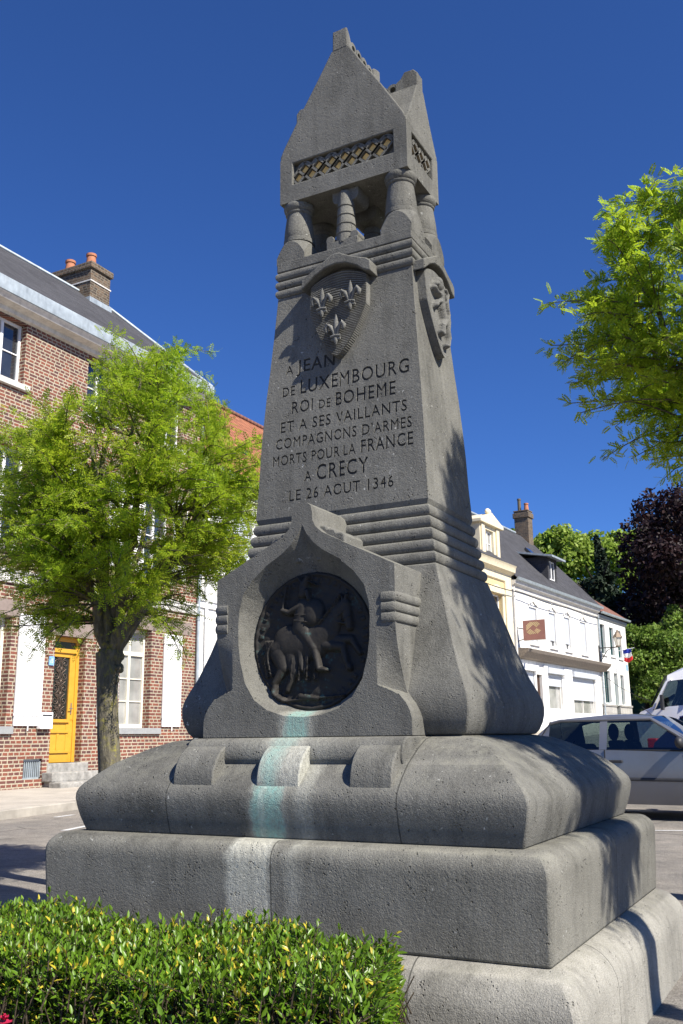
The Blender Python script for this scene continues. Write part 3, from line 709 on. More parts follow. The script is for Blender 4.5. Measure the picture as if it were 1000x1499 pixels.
for s_ in (-1, 1):
    mb = MB(); mb.loft([[(x, y, z) for x, y, z in ((-.050, s_*(BW+.0015), 4.632), (.050, s_*(BW+.0015), 4.632), (.050, s_*(BW-.095), 4.632), (-.050, s_*(BW-.095), 4.632))],
                        [(x, y, z) for x, y, z in ((-.048, s_*(BW+.0015), 4.66), (.048, s_*(BW+.0015), 4.66), (.045, s_*(BW-.075), 4.66), (-.045, s_*(BW-.075), 4.66))],
                        [(x, y, z) for x, y, z in ((-.047, s_*(BW+.0015), 4.752), (.047, s_*(BW+.0015), 4.752), (.036, s_*(BW-.05), 4.745), (-.036, s_*(BW-.05), 4.745))],
                        [(x, y, z) for x, y, z in ((-.038, s_*(BW-.012), 4.765), (.038, s_*(BW-.012), 4.765), (.03, s_*(BW-.04), 4.76), (-.03, s_*(BW-.04), 4.76))]])
    obj('finial', mb, stone, mon, None, .007)
    pr = [(s_*AW, 4.38), (s_*AW, 4.47), (s_*(AW-.022), 4.497), (s_*(AW-.075), 4.497), (s_*(AW-.098), 4.462), (s_*(AW-.115), 4.452), (s_*(AW-.13), 4.44), (s_*(AW-.13), 4.38)]
    mb = MB(); mb.prism(pr, lambda x, z, d: (x, d, z), -.036, .036); obj('side_finial', mb, stone, mon, None, .006)
    for i in range(2):
        mb = MB(); c = (s_*(.222-.062*i), 0, 4.425)
        mb.loft([[(c[0]+r*cos(a), d, c[2]+r*sin(a)) for a in np.linspace(0, 2*pi, 22, endpoint=False)] for r, d in ((.034, -.022), (.034, .022), (.017, .022), (.017, -.022), (.034, -.022))], True, False, False)
        obj('crest_ring', mb, stone, mon, 40)
for i in range(4):
    mb = MB(); c = (0, -.054+.067*(i-1), 4.676)
    mb.loft([[(d, c[1]+r*cos(a), c[2]+r*sin(a)) for a in np.linspace(0, 2*pi, 22, endpoint=False)] for r, d in ((.036, -.043), (.036, .043), (.018, .043), (.018, -.043), (.036, -.043))], True, False, False)
    obj('crest_ring', mb, stone, mon, 40)
def lattice(f, u0, u1, z0, z1, ncol):
    pw = (u1-u0)/(ncol+.35); hb = pw/2; bars = MB(); panes = MB(); zr1, zr2 = z0+pw*.50, z0+pw*.98
    def dia(mb, u, z, r, d0, d1): mb.prism([(u-r, z), (u, z-r), (u+r, z), (u, z+r)], lambda a, b, d: f(a, d, b), d0, d1)
    def bar(ua, za, ub, zb_, wd=.0065):
        du, dz = ub-ua, zb_-za; l = sqrt(du*du+dz*dz); qx, qz = -dz/l*wd, du/l*wd
        bars.prism([(ua-qx, za-qz), (ub-qx, zb_-qz), (ub+qx, zb_+qz), (ua+qx, za+qz)], lambda a, b, d: f(a, d, b), .012, .030)
    for i in range(ncol+1):
        u = u0+hb*.68+i*pw
        if u < u1-.02:
            dia(panes, u, zr1, pw*.29, .0255, .034)
            bar(u-hb, zr1, u, zr1-hb); bar(u, zr1-hb, min(u+hb, u1), zr1 if u+hb <= u1 else zr1-hb+(u1-u))
            bar(u, zr1+hb, u+hb if u+hb < u1 else u1, zr1 if u+hb < u1 else zr1+hb-(u1-u)); bar(max(u-hb, u0), zr1 if u-hb >= u0 else zr1+hb-(u-u0), u, zr1+hb)
        u2 = u+hb
        if u2 < u1-.02:
            dia(panes, u2, zr2, pw*.29, .0255, .034)
            bar(u2-hb, zr2, u2, zr2+hb*.9); bar(u2, zr2+hb*.9, min(u1, u2+hb), zr2 if u2+hb <= u1 else zr2+.2*hb)
            bar(u2-hb*.02, zr2-hb, min(u2+hb, u1), zr2 if u2+hb <= u1 else zr2-hb+(u1-u2))
            pts = [(u2+pw*.46*cos(R_(t)), zr2+pw*.10+pw*.40*sin(R_(t))) for t in range(0, 181, 20)]
            for (a, b), (c, d) in zip(pts[:-1], pts[1:]):
                if u0 < a < u1 and u0 < c < u1 and b < z1 and d < z1: bar(a, b, c, d, .005)
    lt = obj('lattice_panel', bars, stone, mon, None); obj('lattice_panes', panes, gold, lt)
for s_ in (-1, 1):
    lattice(lambda a, d, z: (a*-s_, s_*(BW-d), z), HL[0], HL[1], HL[2], HL[3], 7)
    lattice(lambda a, d, z: (s_*(AW-d), a*s_, z), HR[0], HR[1], HR[2], HR[3], 3)
    mb = MB(); mb.box(HL[0], HL[1], s_*(BW-.0345)-.001, s_*(BW-.0345)+.001, HL[2], HL[3]); obj('lattice_back', mb, stone, mon)
    mb = MB(); mb.box(s_*(AW-.0345)-.001, s_*(AW-.0345)+.001, HR[0], HR[1], HR[2], HR[3]); obj('lattice_back', mb, stone, mon)

# ------------------------------------------------------------------ trees and foliage
def norm(a): return a/np.maximum(1e-9, np.linalg.norm(a, axis=-1, keepdims=True))
def compound(P, D, N, ln, pairs, lw):
    """P base, D direction, N up of every leaf -> leaflet quads"""
    D = norm(D); S = norm(np.cross(D, N)); N = np.cross(S, D); V = []; n = len(P)
    ln = np.asarray(ln).reshape(-1, 1)*np.ones((n, 1))
    specs = [(t, sg) for t in np.linspace(.18, .92, pairs) for sg in (-1, 1)]+[(1.0, 0)]
    for t, sg in specs:
        b = P+D*ln*t - N*ln*(.22*t*t)
        d = norm(D*(.45 if sg else 1)+S*sg*.9 - N*.10); s = norm(np.cross(d, N)); L = ln*lw*(1.1-.35*abs(t-.5)); wd = L*.28
        V.append(np.stack([b, b+d*L*.5+s*wd, b+d*L, b+d*L*.5-s*wd], 1))
    V = np.concatenate(V, 0); k = len(V); return V.reshape(-1, 3), np.arange(k*4).reshape(k, 4)
def rand_dirs(rg, n): 
    return norm(rg.normal(size=(n, 3)))
def vase_tree(name, label, cat, loc, trunk_h, trunk_r, env_c, env_r, n_limb, n_shoot, per, leaf_len, seed, group=None, pairs=6, lean=(0, 0), shape=None):
    rg = np.random.default_rng(seed); root = thing(name, label, cat, loc, 0, group)
    head = np.array([lean[0], lean[1], trunk_h]); env_c = np.array(env_c, float); env_r = np.array(env_r, float)
    mb = MB(); pts = []; rad = []
    for i in range(12):
        t = i/11; pts.append((lean[0]*t**1.5+.02*sin(5*t), lean[1]*t**1.5+.02*cos(4*t), -.1+(trunk_h+.1)*t)); rad.append(trunk_r*((1.3-.9*t if t < .2 else 1.12-.12*(t-.2)) + 2.0*max(0, t-.8)**1.3 + .03*sin(9*t+seed)))
    mb.tube(pts, rad, 16)
    mb.ellip((head[0], head[1], trunk_h-.02), (trunk_r*1.25, trunk_r*1.25, trunk_r*1.3), 14, 10)
    for _ in range(60):                      # burrs of the pollarded head
        a = rg.uniform(0, 2*pi); z = trunk_h+trunk_r*rg.uniform(-2.8, 1.6); r = trunk_r*rg.uniform(.85, 1.12)
        mb.ellip((head[0]+r*cos(a)*.9, head[1]+r*sin(a)*.9, z), (trunk_r*rg.uniform(.22,.46),)*2+(trunk_r*rg.uniform(.3,.5),), 8, 6)
    trunk = obj('trunk', mb, bark, root, 60)
    limbs = []; mb = MB()
    for i in range(n_limb):
        a = 2*pi*i/n_limb+rg.uniform(-.3, .3); el = rg.uniform(.32, 1.3)
        tgt = env_c+env_r*np.array([cos(a)*cos(el), sin(a)*cos(el), sin(el)])*rg.uniform(.55, .85)
        mid = head+(tgt-head)*.45+np.array([cos(a), sin(a), 0])*env_r[0]*.12+np.array([0, 0, .05])
        P = []; 
        for t in np.linspace(0, 1, 10):
            p = (1-t)**2*head+2*t*(1-t)*mid+t*t*tgt+rg.normal(size=3)*.025*env_r[0]*(0 < t < 1); P.append(p)
        r0 = trunk_r*rg.uniform(.36, .56); mb.tube(P, [r0*(1+.5*(1-t)**6-.82*t)+.003 for t in np.linspace(0, 1, 10)], 8); limbs.append((np.array(P), r0))
    LP = np.concatenate([l[0][2:] for l in limbs]); LR = np.concatenate([l[1]*(1-.8*np.linspace(0, 1, 10))[2:] for l in limbs])
    lpos, ldir = [], []
    for k in range(n_shoot):
        for _ in range(60):
            q = rand_dirs(rg, 1)[0]*rg.uniform(.35, 1.0)**.45*rg.uniform(.9, 1.12); 
            if shape is None or shape(q, rg): break
        tgt = env_c+env_r*q
        d = np.linalg.norm(LP-tgt, axis=1)+np.maximum(0, LP[:, 2]-tgt[2])*1.2; j = int(np.argmin(d+rg.uniform(0, .25, len(d))*env_r[0]))
        b = LP[j]; mid = (b+tgt)/2+np.array([0, 0, (.10 if tgt[2] > env_c[2]-.3*env_r[2] else .24)*np.linalg.norm(tgt-b)])+rg.normal(size=3)*.05*env_r[0]
        T = np.linspace(0, 1, 7); P = [(1-t)**2*b+2*t*(1-t)*mid+t*t*tgt for t in T]
        sl_ = np.linalg.norm(tgt-b); r0 = min(LR[j]*.5, .004+.006*sl_); mb.tube(P, [r0*(1-.8*t)+.0012 for t in T], 5)
        for _ in range(int(per*min(2.2, .45+.75*sl_/(.5*env_r[0])))):
            t = rg.uniform(.22, 1.0)**.8; p = (1-t)**2*b+2*t*(1-t)*mid+t*t*tgt; tg = norm(2*(1-t)*(mid-b)+2*t*(tgt-mid))
            side = rand_dirs(rg, 1)[0]; side[2] *= .5
            lpos.append(p+side*leaf_len*rg.uniform(.0, 1.1)); ldir.append(tg*.3+rand_dirs(rg, 1)[0]*.8+side*.5+np.array([0, 0, .15]))
    obj('limbs', mb, bark, trunk, 60)
    P = np.array(lpos); D = np.array(ldir); N = norm(np.array([0, 0, 1.])+rg.normal(size=P.shape)*.6)
    V, F = compound(P, D, N, leaf_len*rg.uniform(.7, 1.15, len(P)), pairs, .30)
    obj_np('crown', V, F, robinia, root)
    return root
GT = 'clipped false acacias round the square'
vase_tree('street_tree', 'bright yellow-green false acacia left of the monument before the brick house, its whole crown visible', 'tree', (-2.84, 1.49, 0), 1.70, .074, (.12, .07, 2.80), (1.24, 1.24, 1.30), 13, 780, 40, .064, 3, GT, 4, (-.05, 0),
          lambda q, rg: (lambda r: not (q[2] < -.40 and (np.hypot(q[0], q[1]) < .55 or r > .35)) and not (q[2] > .45 and r < -.30) and not (q[2] > .28 and r > .42 + .25*rg.uniform()**3) and not (-.4 <= q[2] < -.05 and r > .74) and not (r > .9 and rg.uniform() < .6))(q[0]*.885+q[1]*.465))
vase_tree('street_tree', 'yellow-green false acacia whose branches reach in from the right edge against the sky', 'tree', (1.84, 2.62, 0), 2.35, .11, (.0, .0, 3.80), (1.42, 1.42, 1.20), 10, 500, 46, .074, 5, GT, 6)
vase_tree('street_tree', 'slim false acacia beside the monument that throws the leafy shade on its right flank', 'tree', (3.42, -.56, 0), 2.45, .07, (-.02, .0, 4.05), (.52, .52, 1.42), 7, 170, 30, .10, 8, GT, 5)

def leaf_cloud(rg, lobes, n, size, up=.4):
    """simple leaves scattered through the shells of several lobes"""
    C_ = np.array([l[0] for l in lobes]); Rr = np.array([l[1] for l in lobes]); wts = (Rr[:, 0]*Rr[:, 2]); wts = wts/wts.sum()
    k = rg.choice(len(lobes), n, p=wts); d = rand_dirs(rg, n); r = rg.uniform(.45, 1.05, (n, 1))**.6
    P = C_[k]+Rr[k]*d*r; D = norm(d*.6+rand_dirs(rg, n)*.9); N = norm(d*.5+np.array([0, 0, up])+rand_dirs(rg, n)*.7)
    S = norm(np.cross(D, N)); L = size*rg.uniform(.6, 1.3, (n, 1))
    V = np.stack([P-D*L*.5, P+S*L*.32, P+D*L*.5, P-S*L*.32], 1); return V.reshape(-1, 3), np.arange(n*4).reshape(n, 4)
def far_tree(name, label, loc, h, rad, mat, n, size, seed, kind='round', group='trees on the wooded slope'):
    rg = np.random.default_rng(seed); root = thing(name, label, 'tree' if 'tree' in name or kind == 'cone' else 'bush', loc, 0, group)
    mb = MB(); mb.tube([(0, 0, -.5), (.05, .05, h*.4), (0, 0, h*.85)], [h*.028, h*.02, h*.005], 8)
    for i in range(7):
        a = i*.9; mb.tube([(0, 0, h*(.3+.06*i)), (cos(a)*rad*.4, sin(a)*rad*.4, h*(.42+.06*i)), (cos(a)*rad*.75, sin(a)*rad*.75, h*(.5+.06*i))], [h*.010, h*.006, .01], 5)
    obj('trunk', mb, hillbark, root, 60)
    if kind == 'cone':
        lobes = []
        for i in range(26):
            t = i/25
            for j in range(max(1, int(7*(1-t)))):
                a = rg.uniform(0, 2*pi); rr = rad*(1-t)**.85*rg.uniform(.6, 1.)
                lobes.append(((cos(a)*rr*.7, sin(a)*rr*.7, h*(.08+.90*t)-rr*.12), (rr*.5+.2, rr*.5+.2, h*.035+.15)))
    else:
        lobes = []
        for i in range(30):
            d = rand_dirs(rg, 1)[0]; d[2] = abs(d[2])*1.0-.25 if kind == 'round' else d[2]
            c = np.array([0, 0, h*.60])+d*np.array([rad*.72, rad*.72, h*.36]); s = rg.uniform(.22, .40)*rad
            lobes.append((c, (s, s, s*.85)))
        lobes.append(((0, 0, h*.55), (rad*.6, rad*.6, h*.3)))
    V, F = leaf_cloud(rg, lobes, n, size); obj_np('crown', V, F, mat, root); return root
# far wooded slope: (x, y, height above its foot, crown radius)
def slope_tree(name, label, x, y, top, rad, mat, n, size, seed, kind='round', foot=None):
    z = zhill(x, y) if foot is None else foot
    return far_tree(name, label, (x, y, z-.3), top-z+.3, rad, mat, n, size, seed, kind)
slope_tree('broadleaf_tree', 'bright green tree rising just right of the distant chimney', -22.6, 90.2, 22.8, 3.6, hill_green, 6500, .50, 21)
slope_tree('broadleaf_tree', 'bright green tree on the slope directly above the dark conifer', -18.3, 92.5, 22.2, 3.8, hill_green, 6500, .50, 22)
slope_tree('broadleaf_tree', 'bright green tree top peeping over the slate roof left of the chimney', -26.8, 88.5, 22.6, 2.6, hill_green, 4500, .50, 23)
slope_tree('broadleaf_tree', 'light green tree between the purple beech and the conifer', -14.8, 96, 22.8, 3.6, hill_green, 6000, .52, 24)
slope_tree('broadleaf_tree', 'mid green tree low behind the slate roof and below the bright crowns', -20.2, 84, 15.2, 3.6, hill_mid, 5000, .45, 25)
slope_tree('conifer_tree', 'dark pointed conifer before the bright green woods', -14.75, 71.8, 16.4, 3.5, conif, 26000, .42, 26, 'cone', 5.0)
slope_tree('beech_tree', 'big purple-leaved beech at the right edge above the bushes', -7.2, 65.5, 19.8, 5.0, beech, 16000, .36, 27, 'round', 2.5)
slope_tree('beech_tree', 'lower dark purple beech mass beside the conifer', -9.9, 69.5, 14.0, 4.2, beech, 9000, .36, 28, 'round', 3.0)
for i, (x, y, top, r, lab) in enumerate(((-10.0, 61.5, 8.6, 2.3, 'rounded green bush at the corner of the last white house'), (-7.6, 61.0, 8.0, 2.4, 'tall bright green bush at the right edge above the white van'), (-8.8, 60.0, 5.2, 1.6, 'low green bush beside the foot of the last white house'), (-6.2, 59.5, 6.0, 2.2, 'broad green bush behind the roof of the white van'), (-8.3, 63.5, 10.2, 2.6, 'highest green bush just under the purple beech'), (-4.6, 61, 8.5, 2.6, 'green bush farthest right behind the van'))):
    slope_tree('bush', lab, x, y, top, r, hill_mid, 6500, .26, 40+i, 'round', 1.8)

# hedge
def hedge():
    rg = np.random.default_rng(11); root = thing('hedge', 'clipped glossy green hedge with some yellow leaves along the front of the plinth', 'hedge', (0, 0, 0))
    def inside(x, y): return x < .71+.42*(-1.25-y)
    P = []; D = []; mb = MB()
    tot = 0
    while tot < 6400:
        y = rg.uniform(-2.0, -1.24); x = rg.uniform(-1.05, 1.1)
        if not inside(x, y): continue
        top = .452+.022*sin(x*7+y*5)+rg.normal()*.022; e = min(x+1.05, (.71+.42*(-1.25-y))-x, -1.24-y+.0, y+2.0)
        top -= .10*max(0, 1-e/.06)**2
        kind = rg.uniform()
        if kind < .55: z1 = top; dirv = np.array([rg.normal()*.25, rg.normal()*.25, 1.])
        else:
            z1 = rg.uniform(.05, top); 
            s = rg.uniform()
            if s < .42: x = .71+.42*(-1.25-y)-abs(rg.normal())*.03; dirv = np.array([1., .2+rg.normal()*.3, .55])
            elif s < .75: y = -2.0+abs(rg.normal())*.03; dirv = np.array([rg.normal()*.3, -1., .55])
            elif s < .88: x = -1.05+abs(rg.normal())*.03; dirv = np.array([-1., rg.normal()*.3, .5])
            else: dirv = np.array([rg.normal()*.6, rg.normal()*.6, .6])
        dirv = dirv/np.linalg.norm(dirv); ln = rg.uniform(.05, .085); tip = np.array([x, y, z1]); b = tip-dirv*ln
        mb.tube([b-dirv*.05, b, tip], [.0022, .002, .001], 4, False)
        m_ = rg.integers(6, 10)
        for k in range(m_):
            t = (k+.5)/m_; a = k*2.4+rg.uniform(-.4, .4); o1 = np.cross(dirv, [.3, .5, .8]); o1 /= np.linalg.norm(o1); o2 = np.cross(dirv, o1)
            sp = .95-.6*t
            P.append(b+dirv*ln*t); D.append(dirv*(.35+.6*t)+(o1*cos(a)+o2*sin(a))*sp)
        tot += 1
    P = np.array(P); D = norm(np.array(D)); n = len(P); N = norm(np.array([0, 0, 1.])+rg.normal(size=(n, 3))*.35); S = norm(np.cross(D, N)); N = np.cross(S, D)
    L = rg.uniform(.018, .034, (n, 1)); W = L*rg.uniform(.15, .21, (n, 1)); dr = N*L*.10
    A = P; T = P+D*L-dr*1.2; C1 = P+D*L*.38; C2 = P+D*L*.72
    V = np.stack([A, C1+S*W+N*W*.35, C2+S*W*.72+N*W*.2-dr*.5, T, C2-S*W*.72+N*W*.2-dr*.5, C1-S*W+N*W*.35, C1, C2-dr*.6], 1)
    F = []
    base = np.arange(n)[:, None]*8
    F = np.concatenate([base+np.array([[0, 1, 6, 6]])*0+np.array([[0, 1, 2, 7]]), base+np.array([[0, 7, 4, 5]]), base+np.array([[7, 2, 3, 4]])], 0)
    obj_np('leaves', V.reshape(-1, 3), F, hedgeleaf, root)
    for _ in range(420):
        y = rg.uniform(-1.95, -1.3); x = rg.uniform(-1.0, .98)
        if not inside(x+.05, y): continue
        mb.tube([(x*.97, y*.97, 0), (x+rg.normal()*.03, y+rg.normal()*.03, .2), (x+rg.normal()*.05, y+rg.normal()*.05, .40)], [.006, .004, .002], 4, False)
    obj('stems', mb, twigbark, root)
    # old shaded leaves that fill the inside
    n = 9000; Pi = np.stack([rg.uniform(-1.0, 1.0, n), rg.uniform(-1.95, -1.29, n), rg.uniform(.02, .40, n)], 1); Pi = Pi[[inside(p[0]+.05, p[1]) for p in Pi]]
    n = len(Pi); Di = rand_dirs(rg, n); Si = norm(np.cross(Di, rand_dirs(rg, n))); L = rg.uniform(.03, .05, (n, 1))
    V = np.stack([Pi-Di*L*.5, Pi+Si*L*.25, Pi+Di*L*.5, Pi-Si*L*.25], 1)
    obj_np('inner_leaves', V.reshape(-1, 3), np.arange(n*4).reshape(n, 4), hedgeleaf, root)
hedge()
# red flower at the hedge's near end
fl = thing('flower', 'small magenta flower at the lower left corner in front of the hedge', 'flower', (.075, -2.21, 0))
mb = MB(); mb.tube([(0, 0, 0), (.01, 0, .2), (0, 0, .385)], [.004, .003, .0025], 6)
for k in range(4): mb.tube([(0, 0, .08+.06*k), (.03*cos(k*2), .03*sin(k*2), .11+.06*k), (.07*cos(k*2), .07*sin(k*2), .10+.06*k)], [.002, .009, .001], 5)
obj('stem', mb, hedgeleaf, fl)
mb = MB()
for r_, nn, zz, el in ((.022, 8, .385, .2), (.016, 7, .392, .7), (.010, 5, .398, 1.2)):
    for k in range(nn):
        a = 2*pi*k/nn+r_*90; d = Vector((cos(a)*cos(el), sin(a)*cos(el), sin(el))); s = Vector((-sin(a), cos(a), 0)); c = Vector((0, 0, zz))
        mb.add([c, c+d*r_*.6+s*r_*.4, c+d*r_, c+d*r_*.6-s*r_*.4], [(0, 1, 2, 3)])
obj('petals', mb, flowerred, fl, weld=False)

# ------------------------------------------------------------------ houses
ROW = pi/2
def house(name, label, loc, rz): return thing(name, label, 'house', loc, rz)
def window(par, u0, u1, z0, z1, dep, cols=2, bars=(.5,), fw=.055, fm=white, pm=pane, transom=None, y0=0, sill=None, sm=soffit):
    mb = MB(); y = y0+dep-.07; e = y+.055
    mb.box(u0, u0+fw, y, e, z0, z1); mb.box(u1-fw, u1, y, e, z0, z1); mb.box(u0+fw, u1-fw, y, e, z1-fw, z1); mb.box(u0+fw, u1-fw, y, e, z0, z0+fw*1.3)
    top = z1-fw
    if transom: mb.box(u0+fw, u1-fw, y-.01, e, transom, transom+fw*1.4); 
    lo, hi = z0+fw*1.3, (transom or top)
    ws = (u1-u0-2*fw)
    for c in range(1, cols):
        uc = u0+fw+ws*c/cols; mb.box(uc-fw*.6, uc+fw*.6, y-.006, e-.004, lo, hi)
        if transom: mb.box(uc-fw*.5, uc+fw*.5, y-.003, e-.004, transom+fw*1.4, top)
    for b in bars:
        zb = lo+(hi-lo)*b; mb.box(u0+fw, u1-fw, y+.012, e-.012, zb-.014, zb+.014)
    wn = obj('window', mb, fm, par, None, .004)
    obj('pane', MB().poly([(u0+.01, y+.04, z0+.01), (u1-.01, y+.04, z0+.01), (u1-.01, y+.04, z1-.01), (u0+.01, y+.04, z1-.01)]), pm, wn)
    if sill: obj('sill', MB().box(u0-sill, u1+sill, y0-.09, y0+dep-.075, z0-.13, z0-.002), sm, wn, None, .008)
    return wn
def shutter(par, u0, u1, z0, z1, y=-.012, louv=False, mat=None, th=.04, plain=True):
    mb = MB(); mb.box(u0, u1, y-th, y, z0, z1)
    if louv:
        mb = MB(); f = .05
        mb.box(u0, u0+f, y-th, y, z0, z1); mb.box(u1-f, u1, y-th, y, z0, z1)
        for zc in (z0, (z0+z1)/2-f/2, z1-f): mb.box(u0+f, u1-f, y-th, y, zc, zc+f)
        k = int((z1-z0)/.062)
        for i in range(1, k):
            z = z0+.062*i
            mb.loft([[(x, y-th+.004, z), (x, y-th+.010, z-.008), (x, y-.008, z+.028), (x, y-.014, z+.036)] for x in (u0+f, u1-f)])
    elif plain:
        k = max(3, int((u1-u0)/.12)); mb = MB()
        for i in range(k): mb.box(u0+(u1-u0)*i/k+.002, u0+(u1-u0)*(i+1)/k-.002, y-th, y, z0, z1)
        for zc in (z0+.22, z1-.22): mb.box(u0-.03, u1+.005, y-th-.014, y-th, zc-.025, zc+.025)
        mb.box((u0+u1)/2-.012, (u0+u1)/2+.012, y-th-.02, y-th, z0-.10, z0+.06); mb.box(u1-.16, u1-.14, y-th-.02, y-th, (z0+z1)/2-.25, (z0+z1)/2-.13)
    return obj('shutter', mb, mat or white, par, None, .004)
def roller(par, u0, u1, z0, z1, y, mat=None):
    mb = MB(); k = max(2, int((z1-z0)/.055)); pts = []
    for i in range(k):
        za, zb = z0+(z1-z0)*i/k, z0+(z1-z0)*(i+1)/k
        pts += [(y, za), (y-.010, za+(zb-za)*.25), (y-.010, za+(zb-za)*.75), (y, zb)]
    mb.loft([[(u, yy, z) for yy, z in pts] for u in (u0, u1)], False, False, False)
    return obj('roller_shutter', mb, mat or shutter_white, par)
def pipe(par, u, z0, z1, y=-.07, r=.045, mat=None):
    mb = MB(); mb.tube([(u, y, z0), (u, y, z1)], r, 10)
    for z in np.arange(z0+.6, z1, 1.7): mb.lathe([(r+.01, -.02), (r+.01, .02)], (u, y, z), 10); mb.box(u-.015, u+.015, y, .0, z-.015, z+.015)
    return obj('drainpipe', mb, mat or zinc, par, 50)

# --- brick house on the left: local x runs along the street, y into the house
h = house('brick_house', 'three-storey red brick house with slate roof, white shutters and ochre door', (-13, 0, 0), ROW)
holes = [(8.86, 9.96, 1.35, 3.55), (11.2, 12.14, .60, 3.27), (13.3, 14.42, 1.33, 3.66), (10.5, 11.02, .30, .70),
         (8.75, 9.82, 8.50, 9.90), (11.75, 12.75, 8.50, 9.90), (14.4, 15.4, 8.5, 9.9), (9.1, 10.1, 5.0, 7.1), (11.55, 12.6, 5.0, 7.1), (14.0, 15.05, 5.0, 7.1), (5.9, 7., 1.35, 3.55), (5.9, 7., 5., 7.1), (5.9, 7, 8.5, 9.9)]
mb = MB(); mb.wall(3, 16.27, 0, 10.15, holes, .30)
mb.wall(.001, 8, 0, 10.1, [], 0, 0, lambda a, d, z: (16.27, a, z)); mb.wall(.001, 8, 0, 10.1, [], 0, 0, lambda a, d, z: (3, a, z)); mb.wall(3, 16.27, 0, 10.1, [], 0, 0, lambda a, d, z: (a, 8, z))
obj('wall', mb, brick, h)
obj('interior', MB().box(3.1, 16.1, .45, .5, 0, 10), darkroom, h)
window(h, 8.86, 9.96, 1.35, 3.55, .28, 2, (.33, .66), .07, M('cream_window_paint', (.72, .69, .58), .5, .05, 8), pane_curtain, 2.95)
window(h, 13.3, 14.42, 1.33, 3.66, .28, 2, (.33, .66), .07, bpy.data.materials['cream_window_paint'], pane_curtain, 3.02)
for q in ((8.7, 10.12, -.07, .2, 1.20, 1.348), (13.15, 14.80, -.07, .2, 1.19, 1.328)): obj('window_sill', MB().box(*q), bluestone, h, None, .006)
for q in ((8.5, 10.3, -.012, .03, 3.553, 3.88), (12.9, 16.0, -.012, .03, 3.663, 3.98), (10.95, 12.35, -.012, .03, 3.273, 3.60)): obj('lintel', MB().box(*q), lintel_m, h, None, .005)
for u0, u1 in ((10.13, 10.86), (8.0, 8.72), (14.86, 15.58), (12.55, 13.22)): shutter(h, u0, u1, 1.36, 3.62)
for u0, u1, z0, z1 in ((8.75, 9.82, 8.5, 9.9), (11.75, 12.75, 8.5, 9.9), (14.4, 15.4, 8.5, 9.9), (9.1, 10.1, 5., 7.1), (11.55, 12.6, 5., 7.1), (14.0, 15.05, 5., 7.1), (5.9, 7, 1.35, 3.55), (5.9, 7, 5, 7.1), (5.9, 7, 8.5, 9.9)):
    window(h, u0, u1, z0, z1, .24, 2, (.5,), .065, white, pane, None, 0, .12)
for u0, u1 in ((12.66, 13.2), (13.4, 13.94), (15.1, 15.66), (10.95, 11.5)): shutter(h, u0, u1, 5.0, 7.12, -.012, True)
mb = MB(); mb.box(3, 16.26, -.06, .03, 4.22, 4.44); mb.box(3, 16.26, -.09, .03, 4.44, 4.50); obj('string_course', mb, soffit, h, None, .008)
# ochre door
mb = MB(); mb.box(11.2, 11.29, .18, .26, .60, 3.27); mb.box(12.05, 12.14, .18, .26, .6, 3.27); mb.box(11.29, 12.05, .18, .26, 3.18, 3.27); mb.box(11.29, 12.05, .16, .26, 2.93, 3.02); obj('door_frame', mb, ochre, h, None, .006)
mb = MB(); mb.box(11.29, 12.05, .21, .25, .605, 1.50); mb.box(11.29, 11.37, .20, .26, 1.5, 2.93); mb.box(11.88, 12.05, .20, .26, 1.5, 2.93); mb.box(11.37, 11.88, .20, .26, 2.84, 2.93); mb.box(11.29, 12.05, .2, .26, .605, .80); mb.box(11.35, 11.95, .165, .2, .80, .86); mb.box(11.35, 11.92, .16, .2, 1.44, 1.51); mb.box(11.35, 11.92, .175, .21, 1.22, 1.28)
mb.box(11.29, 11.38, .20, .21, .8, 1.44); mb.box(11.59, 11.66, .195, .21, .86, 1.22); mb.box(11.86, 12.05, .2, .21, .8, 1.44)
dr = obj('door', mb, ochre, h, None, .006)
obj('door_glass', MB().box(11.37, 11.88, .235, .245, 1.5, 2.84), glass_win('door_glass', (.02, .022, .024)), dr)
obj('transom_glass', MB().box(11.29, 12.05, .225, .235, 3.02, 3.18), pane, dr)
mb = MB()
def spiral(cx, cz, r, a0, sg, turns=1.6):
    return [(cx+r*(1-t*.8)*cos(a0+sg*2*pi*turns*t), .218, cz+r*(1-t*.8)*sin(a0+sg*2*pi*turns*t)) for t in np.linspace(0, 1, 22)]
for k in range(5):
    zc = 1.64+.265*k
    for sg in (-1, 1):
        mb.tube(spiral(11.625+sg*.125, zc, .10, R_(90 if k % 2 else -90), sg*(1 if k % 2 else -1)), .0075, 5); mb.tube(spiral(11.625+sg*.07, zc+.13, .06, R_(0), sg), .006, 5)
        mb.tube([(11.625, .218, zc-.12), (11.625+sg*.06, .218, zc-.03), (11.625+sg*.02, .218, zc+.06), (11.625+sg*.16, .218, zc+.15)], .007, 5)
mb.tube([(11.625, .218, 1.5), (11.625, .218, 2.84)], .006, 5); obj('iron_grille', mb, iron, dr, 60)
mb = MB(); mb.box(11.955, 11.985, .185, .2, 1.62, 1.86); mb.tube([(11.97, .19, 1.74), (11.97, .14, 1.74), (11.87, .135, 1.735)], .011, 6); obj('handle', mb, steel, dr, 60)
mb = MB(); mb.box(11.1, 12.5, -.30, .30, 0, .245); mb.box(11.16, 12.38, -.02, .28, .24, .60); mb.box(10.93, 12.75, -.62, -.30, 0, .23); mb.box(11.02, 12.7, -.30, -.0, .232, .42); obj('door_step', mb, stepstone, h, None, .02, seg=3)
mb = MB()
for i in range(9): mb.box(10.53+.053*i, 10.55+.053*i, .06, .10, .31, .69)
